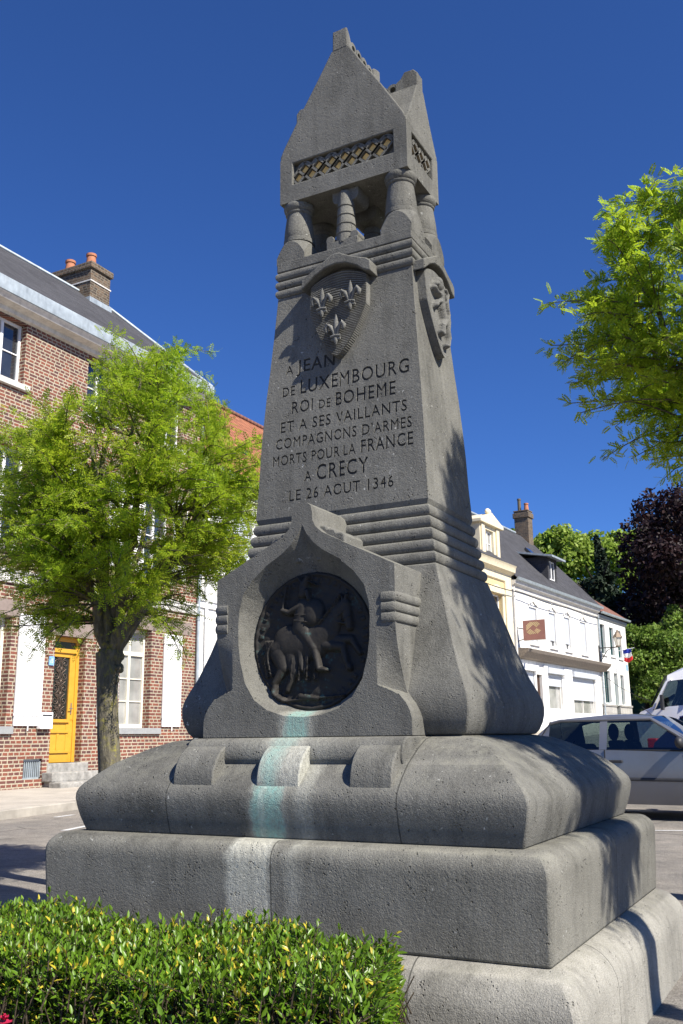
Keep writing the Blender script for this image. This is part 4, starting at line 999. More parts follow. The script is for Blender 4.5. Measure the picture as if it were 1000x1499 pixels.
mb.box(10.5, 11.02, .05, .12, .30, .335); mb.box(10.5, 11.02, .05, .12, .655, .70); mb.box(10.5, 10.53, .05, .12, .3, .7); mb.box(10.99, 11.02, .05, .12, .3, .7); obj('cellar_vent', mb, zinc, h)
obj('vent_back', MB().box(10.5, 11.02, .2, .21, .3, .7), darkroom, h)
# eaves: soffit, cornice, zinc gutter
mb = MB(); mb.loft([[(u, 0.02, 9.93), (u, -.10, 9.95), (u, -.12, 10.04), (u, -.34, 10.06), (u, -.38, 10.12), (u, -.43, 10.16), (u, -.43, 10.2), (u, .02, 10.2)] for u in (2.8, 16.1)]); obj('cornice', mb, soffit, h, 30, .006)
mb = MB(); mb.loft([[(u, -.44, 10.17), (u, -.455, 10.18), (u, -.47, 10.46), (u, -.46, 10.485), (u, -.40, 10.485), (u, -.39, 10.22)] for u in (2.8, 16.15)]); obj('gutter', mb, zinc, h, 30, .005)
mb = MB(); EA, RDG = (-.40, 10.46), (3.0, 13.4); mb.poly([(2.8, *EA), (16.15, *EA), (15.6, *RDG), (2.8, *RDG)]); mb.poly([(2.8, 6.4, 10.46), (2.8, *RDG), (15.6, *RDG), (16.15, 6.4, 10.46)]); mb.poly([(16.15, *EA), (16.15, 6.4, 10.46), (15.6, *RDG)]); mb.poly([(2.8, *EA), (2.8, *RDG), (2.8, 6.4, 10.46)])
roof = obj('roof', mb, slate, h)
mb = MB(); mb.tube([(2.8, 3., 13.42), (15.6, 3., 13.42), (16.15, -.40, 10.48)], .05, 8); obj('ridge_flashing', mb, zinc, roof, 60)
mb = MB(); mb.box(14.35, 15.15, 2.55, 4.4, 12.6, 14.02); mb.box(14.29, 15.21, 2.49, 4.46, 14.02, 14.20); ch = obj('chimney', mb, chimney_brick, roof, None, .012)
obj('chimney_flashing', MB().box(14.30, 15.20, 2.50, 4.4, 12.6, 13.12), zinc, ch); obj('lead_band', MB().box(14.33, 15.17, 2.53, 4.4, 13.62, 13.66), soffit, ch)
for y in (2.95, 3.75): obj('chimney_pot', MB().lathe([(.17, 14.18), (.125, 14.62), (.15, 14.63), (.15, 14.70), (.12, 14.70), (.10, 14.3)], (14.75, y, 0), 16), terracotta, ch, 40)
pipe(h, 16.2, .1, 10.1)
# things hung on it
mb = MB(); mb.box(0, .15, -.012, 0, 0, .19); pl_ = thing('number_plaque', 'small blue house number plate between shutter and ochre door', 'sign', (-12.985, 11.02, 2.62), ROW)
obj('plate', mb, blueplate, pl_, None, .003)
V, F = text_mesh('15', .0); mb = MB(); mb.add([(.028+v.x*.085, -.0135, .05+v.y*.13) for v in V], F); obj('digits', mb, whiteplate, pl_)
mbx = thing('letter_box', 'white wall letter box beside the lower end of the shutter', 'letter box', (-12.985, 10.78, 1.30), ROW)
obj('box', MB().box(0, .34, -.12, 0, 0, .34), white, mbx, None, .008); obj('flap', MB().box(.04, .30, -.132, -.12, .265, .29), plastic, mbx)

# --- white house with orange tiles
h2 = house('white_house', 'white rendered house with orange tile roof half hidden behind the monument', (-13, 0, 0), ROW)
holes = [(17.9, 18.85, 5.9, 7.45), (20.2, 21.2, 5.9, 7.45), (17.9, 18.85, 1.6, 3.7), (20.2, 21.2, .7, 3.2)]
mb = MB(); mb.wall(16.29, 25, 0, 8.25, holes, .22); mb.wall(.001, 7, 0, 8.2, [], 0, 0, lambda a, d, z: (25, a, z)); mb.wall(.001, 7, 0, 8.2, [], 0, 0, lambda a, d, z: (16.29, a, z)); mb.wall(16.29, 25, 0, 8.2, [], 0, 0, lambda a, d, z: (a, 7, z)); obj('wall', mb, render_w, h2)
for u0, u1, z0, z1 in holes: window(h2, u0, u1, z0, z1, .2, 2, (.5,), .06, white, pane, None, 0, .1)
for u0, u1, z0, z1 in holes[:3]: roller(h2, u0+.02, u1-.02, z0+.02, z1, .08)
mb = MB(); mb.loft([[(u, .02, 7.75), (u, -.06, 7.80), (u, -.08, 8.0), (u, -.25, 8.08), (u, -.28, 8.22), (u, .02, 8.25)] for u in (16.29, 25)]); obj('cornice', mb, soffit, h2, 30)
mb = MB(); mb.box(16.29, 25, -.05, .02, 4.45, 4.62); mb.box(16.29, 25, -.09, .02, 4.62, 4.68); obj('string_course', mb, white, h2, None, .006)
mb = MB(); mb.poly([(16.35, -.32, 8.28), (25.1, -.32, 8.28), (25.1, 3, 12.1), (16.35, 3, 12.1)]); mb.poly([(16.35, 6.6, 8.28), (16.35, 3, 12.1), (25.1, 3, 12.1), (25.1, 6.6, 8.28)]); mb.poly([(16.35, -.32, 8.28), (16.35, 3, 12.1), (16.35, 6.6, 8.28)]); mb.poly([(25.1, -.32, 8.28), (25.1, 6.6, 8.28), (25.1, 3, 12.1)])
r2 = obj('roof', mb, tiles_red, h2)
mb = MB(); mb.tube([(16.35, 3., 12.12), (25.1, 3., 12.12)], .09, 8); obj('ridge_tiles', mb, tiles_brown, r2, 60)
mb = MB(); mb.loft([[(u, -.36, 8.2), (u, -.42, 8.22), (u, -.44, 8.32), (u, -.42, 8.32), (u, -.36, 8.24)] for u in (16.35, 25.1)]); obj('gutter', mb, zinc, h2)
mb = MB(); mb.box(19.3, 20.0, .9, 1.7, 9.62, 9.80); mb.box(19.36, 19.94, .96, 1.6, 9.8, 9.84); obj('skylight', mb, pane, r2)
pipe(h2, 16.55, .1, 8.2, -.07, .045, white)

# --- right-hand row: its own street line, 3.9 degrees round
RB = Vector((-13, 20, 0)); RZ = pi/2-R_(3.9)
def base_z(al): return zg(20+al*.9977)
# cream house
h3 = house('cream_house', 'cream rendered house with an ornate stone dormer beside the white shop', RB, RZ)
holes = [(16.75, 18.05, 5.2, 7.35), (13.6, 14.9, 5.2, 7.35), (16.75, 18.05, 1.7, 4.1), (13.6, 14.9, 1.7, 4.1)]
mb = MB(); mb.wall(11.5, 19.1, .2, 8.8, holes, .25); mb.wall(.001, 7, 0.2, 8.8, [], 0, 0, lambda a, d, z: (11.5, a, z)); mb.wall(11.5, 19.1, .2, 8.8, [], 0, 0, lambda a, d, z: (a, 7, z)); obj('wall', mb, cream, h3)
for u0, u1, z0, z1 in holes: window(h3, u0, u1, z0, z1, .24, 2, (.4, .75), .07, white, pane, None, 0, .1, creamtrim)
mb = MB()
for u0, u1, z0, z1 in holes:
    mb.box(u0-.22, u0-.002, -.05, .03, z0-.1, z1+.02); mb.box(u1+.002, u1+.22, -.05, .03, z0-.1, z1+.02)
    mb.prism([(u0-.26, z1+.025), (u1+.26, z1+.025), (u1+.2, z1+.25), ((u0+u1)/2, z1+.42), (u0-.2, z1+.25)], lambda a, b, d: (a, d, b), -.09, .03)
mb.box(18.35, 19.08, -.09, .03, .3, 8.75); mb.box(11.5, 18.34, -.06, .03, 4.55, 4.75); obj('window_surround', mb, creamtrim, h3, None, .012)
mb = MB(); mb.loft([[(u, .02, 8.0), (u, -.08, 8.05), (u, -.10, 8.35), (u, -.32, 8.5), (u, -.36, 8.72), (u, -.42, 8.8), (u, .02, 8.82)] for u in (11.5, 19.1)]); obj('cornice', mb, creamtrim, h3, 30, .01)
mb = MB(); mb.poly([(11.5, -.4, 8.83), (19.1, -.4, 8.83), (19.1, 4, 13.15), (11.5, 4, 13.15)]); mb.poly([(11.5, 8, 8.83), (11.5, 4, 13.15), (19.1, 4, 13.15), (19.1, 8, 8.83)]); r3 = obj('roof', mb, slate, h3)
mb = MB(); mb.tube([(11.5, 4, 13.18), (19.1, 4, 13.18)], .10, 8); obj('ridge_flashing', mb, zinc, r3, 60)
mb = MB(); mb.wall(15.55, 17.75, 8.83, 10.35, [(16.2, 17.1, 8.95, 10.15)], .2, -.12); mb.wall(-.12, 2.2, 8.83, 10.35, [], 0, 0, lambda a, d, z: (15.55, a, z)); mb.wall(-.12, 2.2, 8.83, 10.35, [], 0, 0, lambda a, d, z: (17.75, a, z))
dm = obj('dormer', mb, creamtrim, r3)
mb = MB(); mb.prism([(15.35, 10.35), (17.95, 10.35), (17.95, 10.5), (17.2, 10.75), (16.65, 10.95), (16.1, 10.75), (15.35, 10.5)], lambda a, b, d: (a, d, b), -.3, 2.4); mb.ellip((16.65, -.1, 11.02), (.26, .12, .16))
for u in (15.8, 17.5): mb.box(u-.16, u+.16, -.2, -.115, 8.83, 10.34)
obj('pediment', mb, creamtrim, dm, None, .02); window(dm, 16.2, 17.1, 8.95, 10.15, .2, 2, (.5,), .06, white, pane_curtain, None, -.12)
# white shop with slate roof
h4 = house('white_shop', 'long white shop with slate roof, closed roller shutters and projecting dark fascia', RB, RZ)
up = [(21.45, 22.5), (24.25, 25.25), (26.6, 27.55), (29.3, 30.35)]
holes = [(a, b, 5.45, 7.2) for a, b in up]+[(19.9, 21.7, 2.1, 4.15), (23.45, 25.7, 2.28, 4.15), (27.4, 31.2, 2.1, 4.15), (22.0, 22.75, 1.15, 3.95)]
mb = MB(); mb.wall(19.12, 32.4, .5, 8.0, holes, .22); mb.wall(.001, 8, .5, 8, [], 0, 0, lambda a, d, z: (32.4, a, z)); mb.wall(19.12, 32.4, .5, 8, [], 0, 0, lambda a, d, z: (a, 8, z))
mb.poly([(32.4, 0, 8), (32.4, 8, 8), (32.4, 4, 12.8)]); obj('wall', mb, render_w, h4)
for i, (a, b) in enumerate(up):
    window(h4, a, b, 5.45, 7.2, .2, 2, (.5,), .06, white, pane, None, 0, .12, white); roller(h4, a+.03, b-.03, 5.5+(.28 if i in (1, 2) else 0), 7.2, .07)
    mb = MB(); mb.tube([(a-.1, -.03, 7.28), ((a+b)/2-.25, -.03, 7.40), ((a+b)/2, -.04, 7.52), ((a+b)/2+.25, -.03, 7.40), (b+.1, -.03, 7.28)], .03, 6); mb.box((a+b)/2-.04, (a+b)/2+.04, -.04, .02, 7.5, 7.85); obj('window_moulding', mb, soffit, h4)
for a, b, z0, z1 in ((19.95, 21.65, 2.75, 4.05), (23.5, 25.65, 3.45, 4.05), (27.45, 31.15, 2.85, 4.05)): roller(h4, a, b, z0, z1, .05, greyshutter)
for a, b in ((19.75, 21.85), (23.3, 25.85), (27.2, 31.4)): obj('shutter_box', MB().box(a, b, -.20, .05, 4.06, 4.34), greyshutter if a > 20 else white, h4, None, .01)
window(h4, 23.45, 25.7, 2.28, 4.1, .2, 1, (), .06, soffit, pane_curtain); window(h4, 27.4, 31.2, 2.1, 4.1, .2, 2, (), .07, soffit, pane_curtain); window(h4, 19.9, 21.7, 2.1, 4.1, .2, 1, (), .06, soffit, pane)
obj('door', MB().box(22.0, 22.75, .14, .18, 1.15, 3.95), brown, h4)
mb = MB(); mb.box(19.7, 32.3, -.08, .02, 1.0, 2.0); mb.box(22.9, 23.35, -.1, .02, 2.0, 4.4); mb.box(25.9, 27.1, -.1, .02, 2.0, 4.4); obj('pilaster', mb, white, h4, None, .01)
mb = MB(); mb.loft([[(u, .02, 4.55), (u, -.28, 4.62), (u, -.55, 4.86), (u, -.62, 5.0), (u, -.58, 5.02), (u, .02, 5.06)] for u in (19.5, 32.75)]); obj('fascia', mb, darkwood, h4, 20, .01)
mb = MB(); mb.loft([[(u, .02, 7.75), (u, -.08, 7.78), (u, -.1, 7.95), (u, -.26, 8.05), (u, -.30, 8.2), (u, .02, 8.22)] for u in (19.12, 32.45)]); obj('cornice', mb, soffit, h4, 30)
mb = MB(); mb.loft([[(u, -.30, 8.2), (u, -.42, 8.22), (u, -.46, 8.34), (u, -.43, 8.34), (u, -.36, 8.26)] for u in (19.12, 32.6)]); obj('gutter', mb, zinc, h4)
mb = MB(); mb.poly([(19.12, -.38, 8.30), (32.6, -.38, 8.30), (32.6, 4, 12.95), (19.12, 4, 12.95)]); mb.poly([(19.12, 8.4, 8.3), (19.12, 4, 12.95), (32.6, 4, 12.95), (32.6, 8.4, 8.3)]); r4 = obj('roof', mb, slate, h4)
mb = MB(); mb.tube([(19.12, 4, 12.98), (30.5, 4, 12.98)], .09, 8); obj('ridge_flashing', mb, zinc, r4, 60)
mb = MB(); mb.box(31.55, 32.3, 3.5, 4.4, 11.8, 14.5); mb.box(31.48, 32.37, 3.43, 4.47, 14.1, 14.42); mb.box(31.52, 32.33, 3.47, 4.43, 14.5, 14.58); c4 = obj('chimney', mb, chimney_brick, r4, None, .02)
obj('chimney_pot', MB().lathe([(.16, 14.57), (.12, 14.95), (.15, 14.97), (.15, 15.05), (.10, 15.05)], (31.9, 3.7, 0), 12), terracotta, c4, 40); obj('chimney_pot', MB().lathe([(.11, 14.57), (.10, 15.3), (.12, 15.31), (.12, 15.4), (.08, 15.4)], (31.9, 4.15, 0), 12), M('sooty_pot', (.12, .10, .07), .9, .2, 9), c4, 40)
mb = MB(); mb.wall(25.6, 27.0, 9.05, 10.3, [(25.8, 26.8, 9.15, 10.2)], .15, .35); mb.wall(.35, 2.3, 8.9, 10.4, [], 0, 0, lambda a, d, z: (25.6, a, z)); mb.wall(.35, 2.3, 8.9, 10.4, [], 0, 0, lambda a, d, z: (27, a, z)); d4 = obj('dormer', mb, slate, r4)
mb = MB(); mb.loft([[(25.2, y, z), (27.4, y, z), (27.4, y, z+.1), (25.2, y, z+.1)] for y, z in ((-.05, 10.28), (2.4, 10.75))]); obj('dormer_roof', mb, zinc, d4); window(d4, 25.8, 26.8, 9.15, 10.2, .14, 2, (), .07, white, pane, None, .35)
mb = MB(); mb.loft([[(27.9, 1.6, 10.42+.03), (28.6, 1.6, 10.42+.03), (28.6, 2.5, 11.37+.03), (27.9, 2.5, 11.37+.03)], [(27.9, 1.5, 10.52), (28.6, 1.5, 10.52), (28.6, 2.4, 11.48), (27.9, 2.4, 11.48)]]); obj('skylight', mb, pane, r4)
pipe(h4, 19.35, .6, 8.2, -.09, .055, soffit)
# last white house
h5 = house('corner_house', 'small white end house with green shutters, lantern and brown tile roof', RB, RZ)
holes = [(33.05, 34.0, 5.7, 7.45), (34.9, 35.75, 5.7, 7.4), (36.55, 37.4, 5.65, 7.35), (33.15, 34.4, 2.85, 4.72), (35.2, 35.95, 1.7, 4.65), (36.55, 37.3, 2.8, 4.6)]
mb = MB(); mb.wall(32.46, 38.5, 2.72, 8.0, holes[:4]+[(35.2, 35.95, 2.72, 4.65), holes[5]], .25); mb.wall(.001, 6, 1.2, 8, [], 0, 0, lambda a, d, z: (38.5, a, z)); mb.wall(32.46, 38.5, 1.2, 8, [], 0, 0, lambda a, d, z: (a, 6, z)); obj('wall', mb, render_w, h5)
mb = MB(); mb.wall(32.46, 38.52, 1.2, 2.71, [(35.2, 35.95, 1.7, 2.71)], .25, -.04); mb.box(32.46, 35.19, -.1, .0, 2.66, 2.76); mb.box(35.97, 38.52, -.1, .0, 2.66, 2.76); obj('stone_plinth', mb, brick_mat('grey_ashlar', (.40, .39, .36), (.36, .35, .33), (.28, .27, .25), .9, .45, .02), h5)
for a, b, z0, z1 in holes[:4]+[holes[5]]: window(h5, a, b, z0, z1, .23, 2, (.5,), .05, teal, pane, None, 0, .1, render_w)
for i in (1, 2):
    a, b, z0, z1 = holes[i]; shutter(h5, a+.02, b-.12, z0+.03, z1-.02, .14, True, teal)
a, b, z0, z1 = holes[3]; shutter(h5, a+.02, a+.62, z0+.03, z1-.02, .14, True, teal)
obj('door', MB().box(35.2, 35.95, .18, .22, 1.7, 4.65), teal, h5)
mb = MB(); mb.loft([[(u, .02, 7.7), (u, -.10, 7.78), (u, -.14, 7.95), (u, .02, 8.02)] for u in (32.46, 38.52)]); obj('cornice', mb, bluestone, h5)
mb = MB(); mb.loft([[(u, -.24, 8.0), (u, -.34, 8.02), (u, -.37, 8.12), (u, -.28, 8.10)] for u in (32.6, 38.7)]); obj('gutter', mb, zinc, h5)
mb = MB(); mb.poly([(32.5, -.3, 8.08), (38.7, -.3, 8.08), (36.3, 3, 10.6), (32.5, 3, 10.6)]); mb.poly([(38.7, -.3, 8.08), (38.7, 6.3, 8.08), (36.3, 3, 10.6)]); mb.poly([(32.5, 6.3, 8.08), (32.5, 3, 10.6), (36.3, 3, 10.6), (38.7, 6.3, 8.08)]); obj('roof', mb, tiles_brown, h5)
pipe(h5, 32.62, 1.4, 7.9, -.08, .05)
obj('house_plate', MB().box(38.0, 38.35, -.02, .02, 4.95, 5.3), blueplate, h5)

# ---- things hung on the right row (local frame again)
sg = thing('shop_sign', 'square maroon shop sign with striped gold letter G on an iron bracket', 'sign', RB, RZ)
# the face looks down the street; built as a slim box standing out from the wall
FW = .92
mb = MB(); mb.box(19.55, 19.75, -.40-FW*1.15, -.36, 5.36, 6.30); obj('sign_box', mb, M('pale_sign_case', (.62, .64, .64), .4, .05, 8), sg, None, .01)
mb = MB(); mb.box(19.545, 19.55, -.39-FW*1.15, -.37, 5.37, 6.29); obj('sign_face', mb, signred, sg)
mb = MB()
def gs_strip(p, q, wd=.026):
    # p,q in sign-face unit square: x 0 (wall side) .. 1, z 0..1
    f2 = lambda a, b: (19.541, -.37-(FW*1.15+.02)*a, 5.37+.92*b)
    dx, dz = q[0]-p[0], q[1]-p[1]; l = sqrt(dx*dx+dz*dz); nx, nz = -dz/l*wd/2, dx/l*wd/2
    mb.poly([f2(p[0]-nx, p[1]-nz), f2(q[0]-nx, q[1]-nz), f2(q[0]+nx, q[1]+nz), f2(p[0]+nx, p[1]+nz)])
for i in range(4):
    t = i/3; L = lambda a, b: (a[0]+(b[0]-a[0])*t, a[1]+(b[1]-a[1])*t)
    gs_strip(L((.15, .72), (.15, .51)), L((.35, .895), (.45, .775)))
    gs_strip(L((.62, .90), (.37, .90)), L((.76, .765), (.63, .64)))
    gs_strip(L((.165, .43), (.30, .55)), L((.33, .285), (.565, .31)))
    gs_strip(L((.52, .43), (.63, .31)), L((.64, .565), (.79, .47)))
obj('emblem', mb, signgold, sg, weld=False)
mb = MB(); mb.tube([(19.65, 0, 6.0), (19.65, -.42, 5.9)], .025, 6); mb.tube([(19.65, -.02, 6.1), (19.65, -.02, 5.3)], .03, 6); mb.tube([(19.65, -.02, 5.35), (19.65, -.37, 5.45)], .02, 6); obj('bracket', mb, blackiron, sg)
ln = thing('wall_lantern', 'old street lantern on a wrought iron bracket at the corner of the last house', 'lantern', RB, RZ)
mb = MB(); mb.tube([(32.5, 0, 5.95), (32.5, -1.15, 5.95)], .03, 6); mb.tube([(32.5, 0, 5.2), (32.5, -.12, 5.25), (32.5, -.5, 5.8), (32.5, -.8, 5.93)], .022, 6); mb.tube([(32.5, -.03, 5.1), (32.5, -.03, 6.1)], .03, 6); mb.tube([(32.5, -.1, 5.5), (32.5, -.25, 5.42), (32.5, -.28, 5.56), (32.5, -.18, 5.6)], .015, 5); obj('bracket', mb, blackiron, ln)
obj('lamp_glass', MB().lathe([(.13, 6.02), (.225, 6.5)], (32.5, -1.15, 0), 6), lampglass, ln)
mb = MB(); mb.lathe([(.15, 5.97), (.15, 6.03)], (32.5, -1.15, 0), 6); mb.lathe([(.30, 6.5), (.28, 6.53), (.13, 6.76), (.12, 6.80), (.06, 6.86), (.05, 6.93), (.01, 6.95)], (32.5, -1.15, 0), 6)
for k in range(6): a = 2*pi*k/6; mb.tube([(32.5+.13*cos(a), -1.15+.13*sin(a), 6.02), (32.5+.228*cos(a), -1.15+.228*sin(a), 6.5)], .012, 5)
obj('lamp_frame', mb, coppery, ln)
fg = thing('flag', 'small blue, white and red flag hanging from the last white house', 'flag', RB, RZ)
mb = MB(); mb.tube([(35.6, 0, 5.95), (35.55, -1.25, 6.12)], .02, 6); obj('pole', mb, white, fg)
for i, (m_, nm) in enumerate(((flagblue, 'blue_band'), (flagwhite, 'white_band'), (flagred, 'red_band'))):
    V = []; nu = 12
    for r in range(5):
        for c in range(nu+1):
            t = c/nu; d = (i+r/4)/3; V.append((35.55+.05*sin(t*9+d*4)+.10*d, -.55-.52*t+.04*sin(d*6)*d, 6.03+.07*t-.66*d-.14*d*sin(t*3.0)))
    F = [(r*(nu+1)+c, r*(nu+1)+c+1, (r+1)*(nu+1)+c+1, (r+1)*(nu+1)+c) for r in range(4) for c in range(nu)]
    o = obj_np(nm, V, F, m_, fg, True); md = o.modifiers.new('thickness', 'SOLIDIFY'); md.thickness = .006
cb = thing('overhead_cable', 'thin black cable strung along the eaves of the cream house and white shop', 'cable', RB, RZ)
mb = MB(); pts = []
for i in range(61):
    u = 12+20.4*i/60; pts.append((u, -.30, 7.66-.10*abs(sin(u*.47))))
mb.tube(pts, .022, 5); obj('cable', mb, blackiron, cb)
cb2 = thing('overhead_cable', 'thin sagging black cable from the shop front to the end of the last house', 'cable', RB, RZ)
mb = MB(); mb.tube([(32.6, -.15, 4.4), (34, -.6, 3.75), (36, -1.2, 3.2), (38.4, -2.0, 2.75), (44, -3.2, 2.9)], .015, 5); obj('cable', mb, blackiron, cb2)

# ------------------------------------------------------------------ vehicles
def car(name, label, loc, rz, st, glass_side, ws, rear_glass, colour, wheels, r_w, hw, cat='car', extras=None):
    """st rows: x, z_sill, z_belt, z_top, half width at belt, half width at top"""
    root = thing(name, label, cat, loc, rz)
    def sec(s):
        x, zs, zb, zt, wb, wt = s[:6]; dz = zt-zb; e = s[6] if len(s) > 6 else min(.05, max(.012, dz*.3))
        return [(x, -wb*.93, zs), (x, -wb*.985, zs+(zb-zs)*.30), (x, -wb*1.0, zs+(zb-zs)*.62), (x, -wb*.975, zb), (x, -wt, zt-e), (x, -wt*.93, zt-e*.35), (x, -wt*.5, zt-.0), (x, 0, zt+.008),
                (x, wt*.5, zt), (x, wt*.93, zt-e*.35), (x, wt, zt-e), (x, wb*.975, zb), (x, wb*1.0, zs+(zb-zs)*.62), (x, wb*.985, zs+(zb-zs)*.30), (x, wb*.93, zs)]
    S = [sec(s) for s in st]; body = MB(); gl = MB(); n = len(S[0])
    for i in range(len(S)-1):
        for k in range(n-1):
            q = [S[i][k], S[i+1][k], S[i+1][k+1], S[i][k+1]]
            side = k in (3, 10); top = 4 <= k <= 9
            if side and i in glass_side:
                gl.poly(q); continue
            if top and 5 <= k <= 8 and (i in ws or i in rear_glass): gl.poly(q); continue
            body.poly(q)
    body.poly(S[0]); body.poly(S[-1])
    b = obj('body', body, colour, root, 38)
    obj('window_glass', gl, carglass, root, 38)
    fl = MB(); xa, xb = st[1][0]+.1, st[-2][0]-.1; fl.box(xa, xb, -hw*.85, hw*.85, .28, .34); obj('cabin_floor', fl, seatcloth, root)
    for xw in wheels:
        for s_ in (-1, 1):
            y = s_*(hw-.06); t = obj('tyre', MB().lathe([(r_w*.62, -.085), (r_w*.93, -.09), (r_w, -.06), (r_w, .06), (r_w*.93, .09), (r_w*.62, .085)], (xw, y, r_w), 28, 'y'), rubber, root, 40)
            obj('rim', MB().lathe([(.02, -.07), (r_w*.25, -.075), (r_w*.6, -.05), (r_w*.63, -.08), (r_w*.63, .08), (r_w*.6, .05), (r_w*.25, .075), (.02, .07)], (xw, y, r_w), 20, 'y'), alloy, t, 40)
    for xw in wheels:
        mb = MB()
        for s_ in (-1, 1): mb.lathe([(r_w*1.16, -.004), (r_w*1.16, .004)], (xw, s_*(hw+.0015), r_w*1.02), 28, 'y')
        obj('wheel_arch', mb, rubber, root)
    if extras: extras(root, S, st)
    return root
def silver_parts(root, S, st):
    def strip(pts, r, nm, mat, n=6): 
        for s_ in (-1, 1): obj(nm, MB().tube([(x, s_*y, z) for x, y, z in pts], r, n), mat, root, 60)
    strip([(.42, .80, .50), (1.2, .815, .50), (3.3, .80, .49)], .022, 'side_moulding', plastic)
    strip([(st[3][0], st[3][5], st[3][3]-.03), (st[4][0], st[4][5]+.005, st[4][3]-.035), (st[8][0], st[8][5]+.004, st[8][3]-.04), (st[9][0]-.02, st[9][4]*.97, st[9][2]+.005)], .022, 'pillar', silver)
    strip([(st[2][0]+.1, .775, .872), (st[9][0]-.1, .785, .846)], .011, 'window_seal', rubber)
    mb = MB()
    for x0, x1, zb in ((1.27, 1.275, .3), (2.32, 2.325, .3)):
        for s_ in (-1, 1): mb.box(x0, x1+.004, min(s_*.785, s_*.805), max(s_*.785, s_*.805), zb, .86)
    obj('door_gap', mb, rubber, root)
    mb = MB()
    for s_ in (-1, 1): mb.box(1.33, 1.50, min(s_*.79, s_*.83), max(s_*.79, s_*.83), .70, .735)
    obj('door_handle', mb, plastic, root, None, .008)
    for s_ in (-1, 1):
        mb = MB(); mb.ellip((2.26, s_*.90, .95), (.06, .10, .075), 14, 10); mb.tube([(2.28, s_*.78, .90), (2.27, s_*.86, .93)], .03, 8); obj('wing_mirror', mb, plastic, root, 60)
    for y in (-.36, .36):
        mb = MB(); mb.loft([[(x+dx, y+w_, z) for dx, w_ in ((-.06, -.22), (.06, -.22), (.06, .22), (-.06, .22))] for x, z in ((1.42, .45), (1.36, .75), (1.30, .98))]); mb.box(1.4, 1.9, y-.23, y+.23, .36, .52)
        seat = obj('seat', mb, seatcloth, root, None, .04, seg=3); mb = MB(); mb.ellip((1.275, y, 1.085), (.06, .145, .115), 14, 10); mb.tube([(1.29, y-.06, .95), (1.28, y-.06, 1.05)], .01, 5); mb.tube([(1.29, y+.06, .95), (1.28, y+.06, 1.05)], .01, 5); obj('headrest', mb, seatcloth, seat, 60)
    mb = MB(); mb.box(.5, .72, -.62, .62, .4, .93); obj('rear_seat', mb, seatcloth, root, None, .05, seg=3)
    mb = MB(); mb.box(2.25, 2.6, -.7, .7, .6, .87); obj('dashboard', mb, plastic, root, None, .05, seg=3)
    mb = MB(); mb.lathe([(.19, -.015), (.205, 0), (.19, .015), (.175, 0), (.19, -.015)], (2.12, .36, .84), 24, 'x'); obj('steering_wheel', mb, plastic, root, 60)
    for s_ in (-1, 1): obj('tail_lamp', MB().box(-.005, .06, min(s_*.52, s_*.74), max(s_*.52, s_*.74), .58, .84), redlens, root, None, .02); obj('headlight', MB().box(3.50, 3.6, min(s_*.42, s_*.72), max(s_*.42, s_*.72), .55, .68), clearlens, root, None, .03)
    mb = MB(); mb.box(-.04, .12, -.76, .76, .30, .50); mb.box(3.5, 3.64, -.76, .76, .28, .48); obj('bumper', mb, plastic, root, None, .04, seg=3)
    mb = MB(); mb.tube([(1.72, 0, 1.29), (1.58, 0, 1.42)], .004, 5); obj('aerial', mb, rubber, root)
    mb = MB(); mb.tube([(.30, -.74, .90), (.52, -.67, 1.23)], .006, 5); mb.tube([(.30, .74, .90), (.52, .67, 1.23)], .006, 5); obj('hatch_gap', mb, rubber, root)
HS = [(0, .34, .60, .64, .72, .66), (.05, .24, .80, .84, .77, .70), (.16, .20, .885, .93, .79, .715), (.50, .19, .875, 1.235, .80, .655), (.66, .19, .87, 1.275, .80, .655), (1.20, .19, .862, 1.315, .81, .655), (1.30, .19, .86, 1.318, .81, .655), (1.55, .19, .857, 1.315, .81, .655), (1.86, .19, .852, 1.285, .81, .645), (2.52, .19, .842, .895, .80, .70), (2.75, .20, .82, .865, .80, .70), (3.25, .22, .76, .785, .78, .66), (3.52, .26, .66, .69, .74, .60), (3.60, .32, .52, .56, .70, .55)]
cy0 = 9.62
car('hatchback', 'silver three-door hatchback parked side-on behind the monument', (-2.12, cy0+.06, 0), R_(-5), HS, (3, 4, 6, 7, 8), (8,), (2,), silver, (.62, 2.95), .28, .80, 'car', silver_parts)
def blue_parts(root, S, st):
    for s_ in (-1, 1):
        mb = MB(); mb.tube([(st[3][0], s_*st[3][5], st[3][3]-.03), (st[4][0], s_*(st[4][5]+.004), st[4][3]-.035), (st[8][0], s_*(st[8][5]+.004), st[8][3]-.04), (st[9][0]-.02, s_*st[9][4]*.97, st[9][2]+.005)], .02, 6)
        obj('pillar', mb, bluepaint, root, 60)
    for s_ in (-1, 1): obj('tail_lamp', MB().box(-.01, .14, min(s_*.50, s_*.76), max(s_*.50, s_*.76), .80, 1.02), redlens, root, None, .02)
    mb = MB(); mb.box(-.05, .15, -.78, .78, .32, .55); mb.box(3.5, 3.66, -.78, .78, .3, .5); obj('bumper', mb, bluepaint, root, None, .04, seg=3)
    mb = MB(); mb.box(.5, .72, -.62, .62, .4, 1.0); mb.box(1.3, 1.5, -.6, -.15, .4, 1.15); mb.box(1.3, 1.5, .15, .6, .4, 1.15); obj('seat', mb, seatcloth, root, None, .05)
    obj('number_plate', MB().box(-.06, -.05, -.25, .25, .42, .53), whiteplate, root)
HB = [(x, a, b*1.13, c*1.10, d, e) for x, a, b, c, d, e in HS]
car('hatchback', 'dark blue hatchback parked between the silver car and the white van', (-.88, 12.6, -.03), R_(-4), HB, (3, 4, 6, 7, 8), (8,), (2,), bluepaint, (.62, 2.95), .29, .80, 'car', blue_parts)
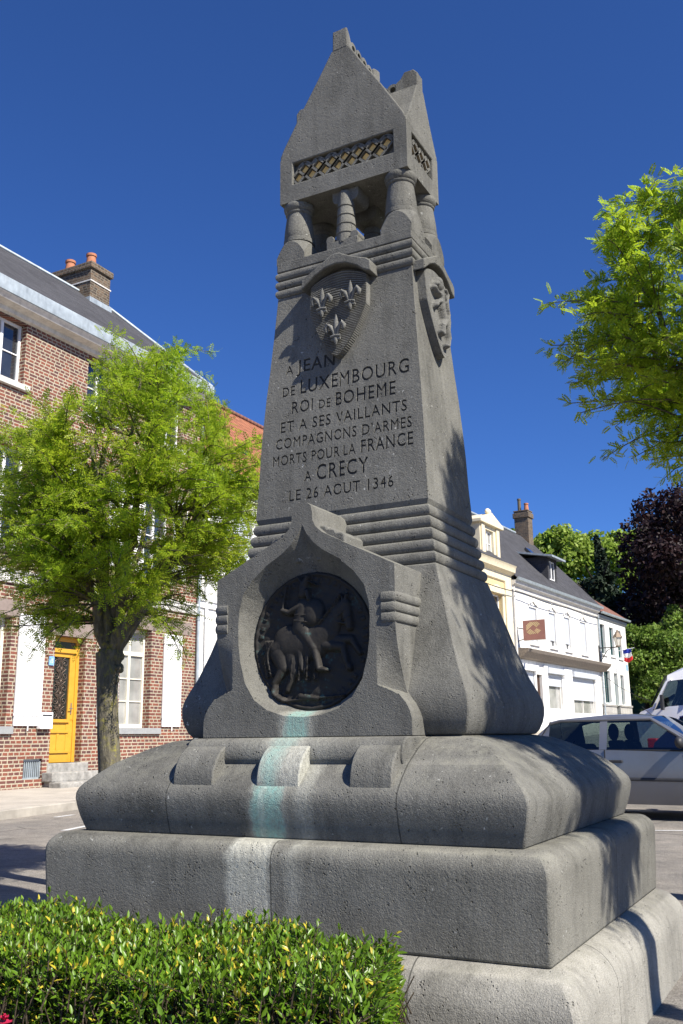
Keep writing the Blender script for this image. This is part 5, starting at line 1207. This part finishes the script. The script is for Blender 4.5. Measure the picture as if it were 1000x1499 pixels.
# white van, nose to the left: built nose at +x and turned round
def van_parts(root, S, st):
    for s_ in (-1, 1):
        mb = MB(); mb.box(4.08, 4.13, min(s_*.96, s_*1.08), max(s_*.96, s_*1.08), 1.46, 1.72); mb.tube([(4.10, s_*.9, 1.5), (4.10, s_*1.0, 1.55)], .015, 6); obj('wing_mirror', mb, plastic, root, None, .03)
        obj('headlight', MB().box(4.70, 4.80, min(s_*.55, s_*.85), max(s_*.55, s_*.85), .85, 1.1), clearlens, root, None, .02)
        mb = MB(); mb.tube([(3.72, s_*.952, 1.55), (3.70, s_*.885, 1.98)], .022, 6); obj('window_divider', mb, vanwhite, root)
    mb = MB(); mb.box(2.9, 3.2, -.75, .75, .6, 1.75); obj('seat', mb, seatcloth, root, None, .06)
    mb = MB(); mb.box(4.66, 4.88, -.9, .9, .4, .68); mb.box(-.08, .1, -.9, .9, .4, .62); obj('bumper', mb, plastic, root, None, .04)
    for s_ in (-1, 1): obj('pillar', MB().tube([(3.95, s_*.87, 1.98), (4.02, s_*.875, 1.95), (4.29, s_*.905, 1.48)], .03, 6), vanwhite, root, 60)
    for s_ in (-1, 1): obj('screen_seal', MB().tube([(4.05, s_*.80, 2.06), (4.33, s_*.84, 1.55)], .016, 6), rubber, root, 60)
    mb = MB(); mb.tube([(.1, -.80, 2.20), (3.5, -.80, 2.19)], .018, 6); mb.tube([(.1, .80, 2.20), (3.5, .80, 2.19)], .018, 6); obj('roof_gutter', mb, vanwhite, root)
VS = [(0, .45, 1.55, 2.40, .93, .86, .40), (.1, .38, 1.55, 2.44, .95, .88, .40), (2.4, .38, 1.55, 2.46, .95, .88, .42), (3.0, .38, 1.55, 2.44, .95, .88, .42), (3.52, .38, 1.55, 2.34, .95, .88, .34), (4.02, .38, 1.52, 2.12, .94, .87, .16), (4.30, .40, 1.46, 1.54, .91, .86), (4.55, .42, 1.38, 1.45, .89, .78), (4.72, .45, 1.20, 1.25, .86, .74), (4.80, .5, .95, 1.0, .80, .66)]
car('van', 'white van with dark side windows facing left at the right edge', (3.19, 14.42, .0), R_(180-2), VS, (3, 4, 5), (5,), (), vanwhite, (.9, 4.0), .33, .95, 'van', van_parts)
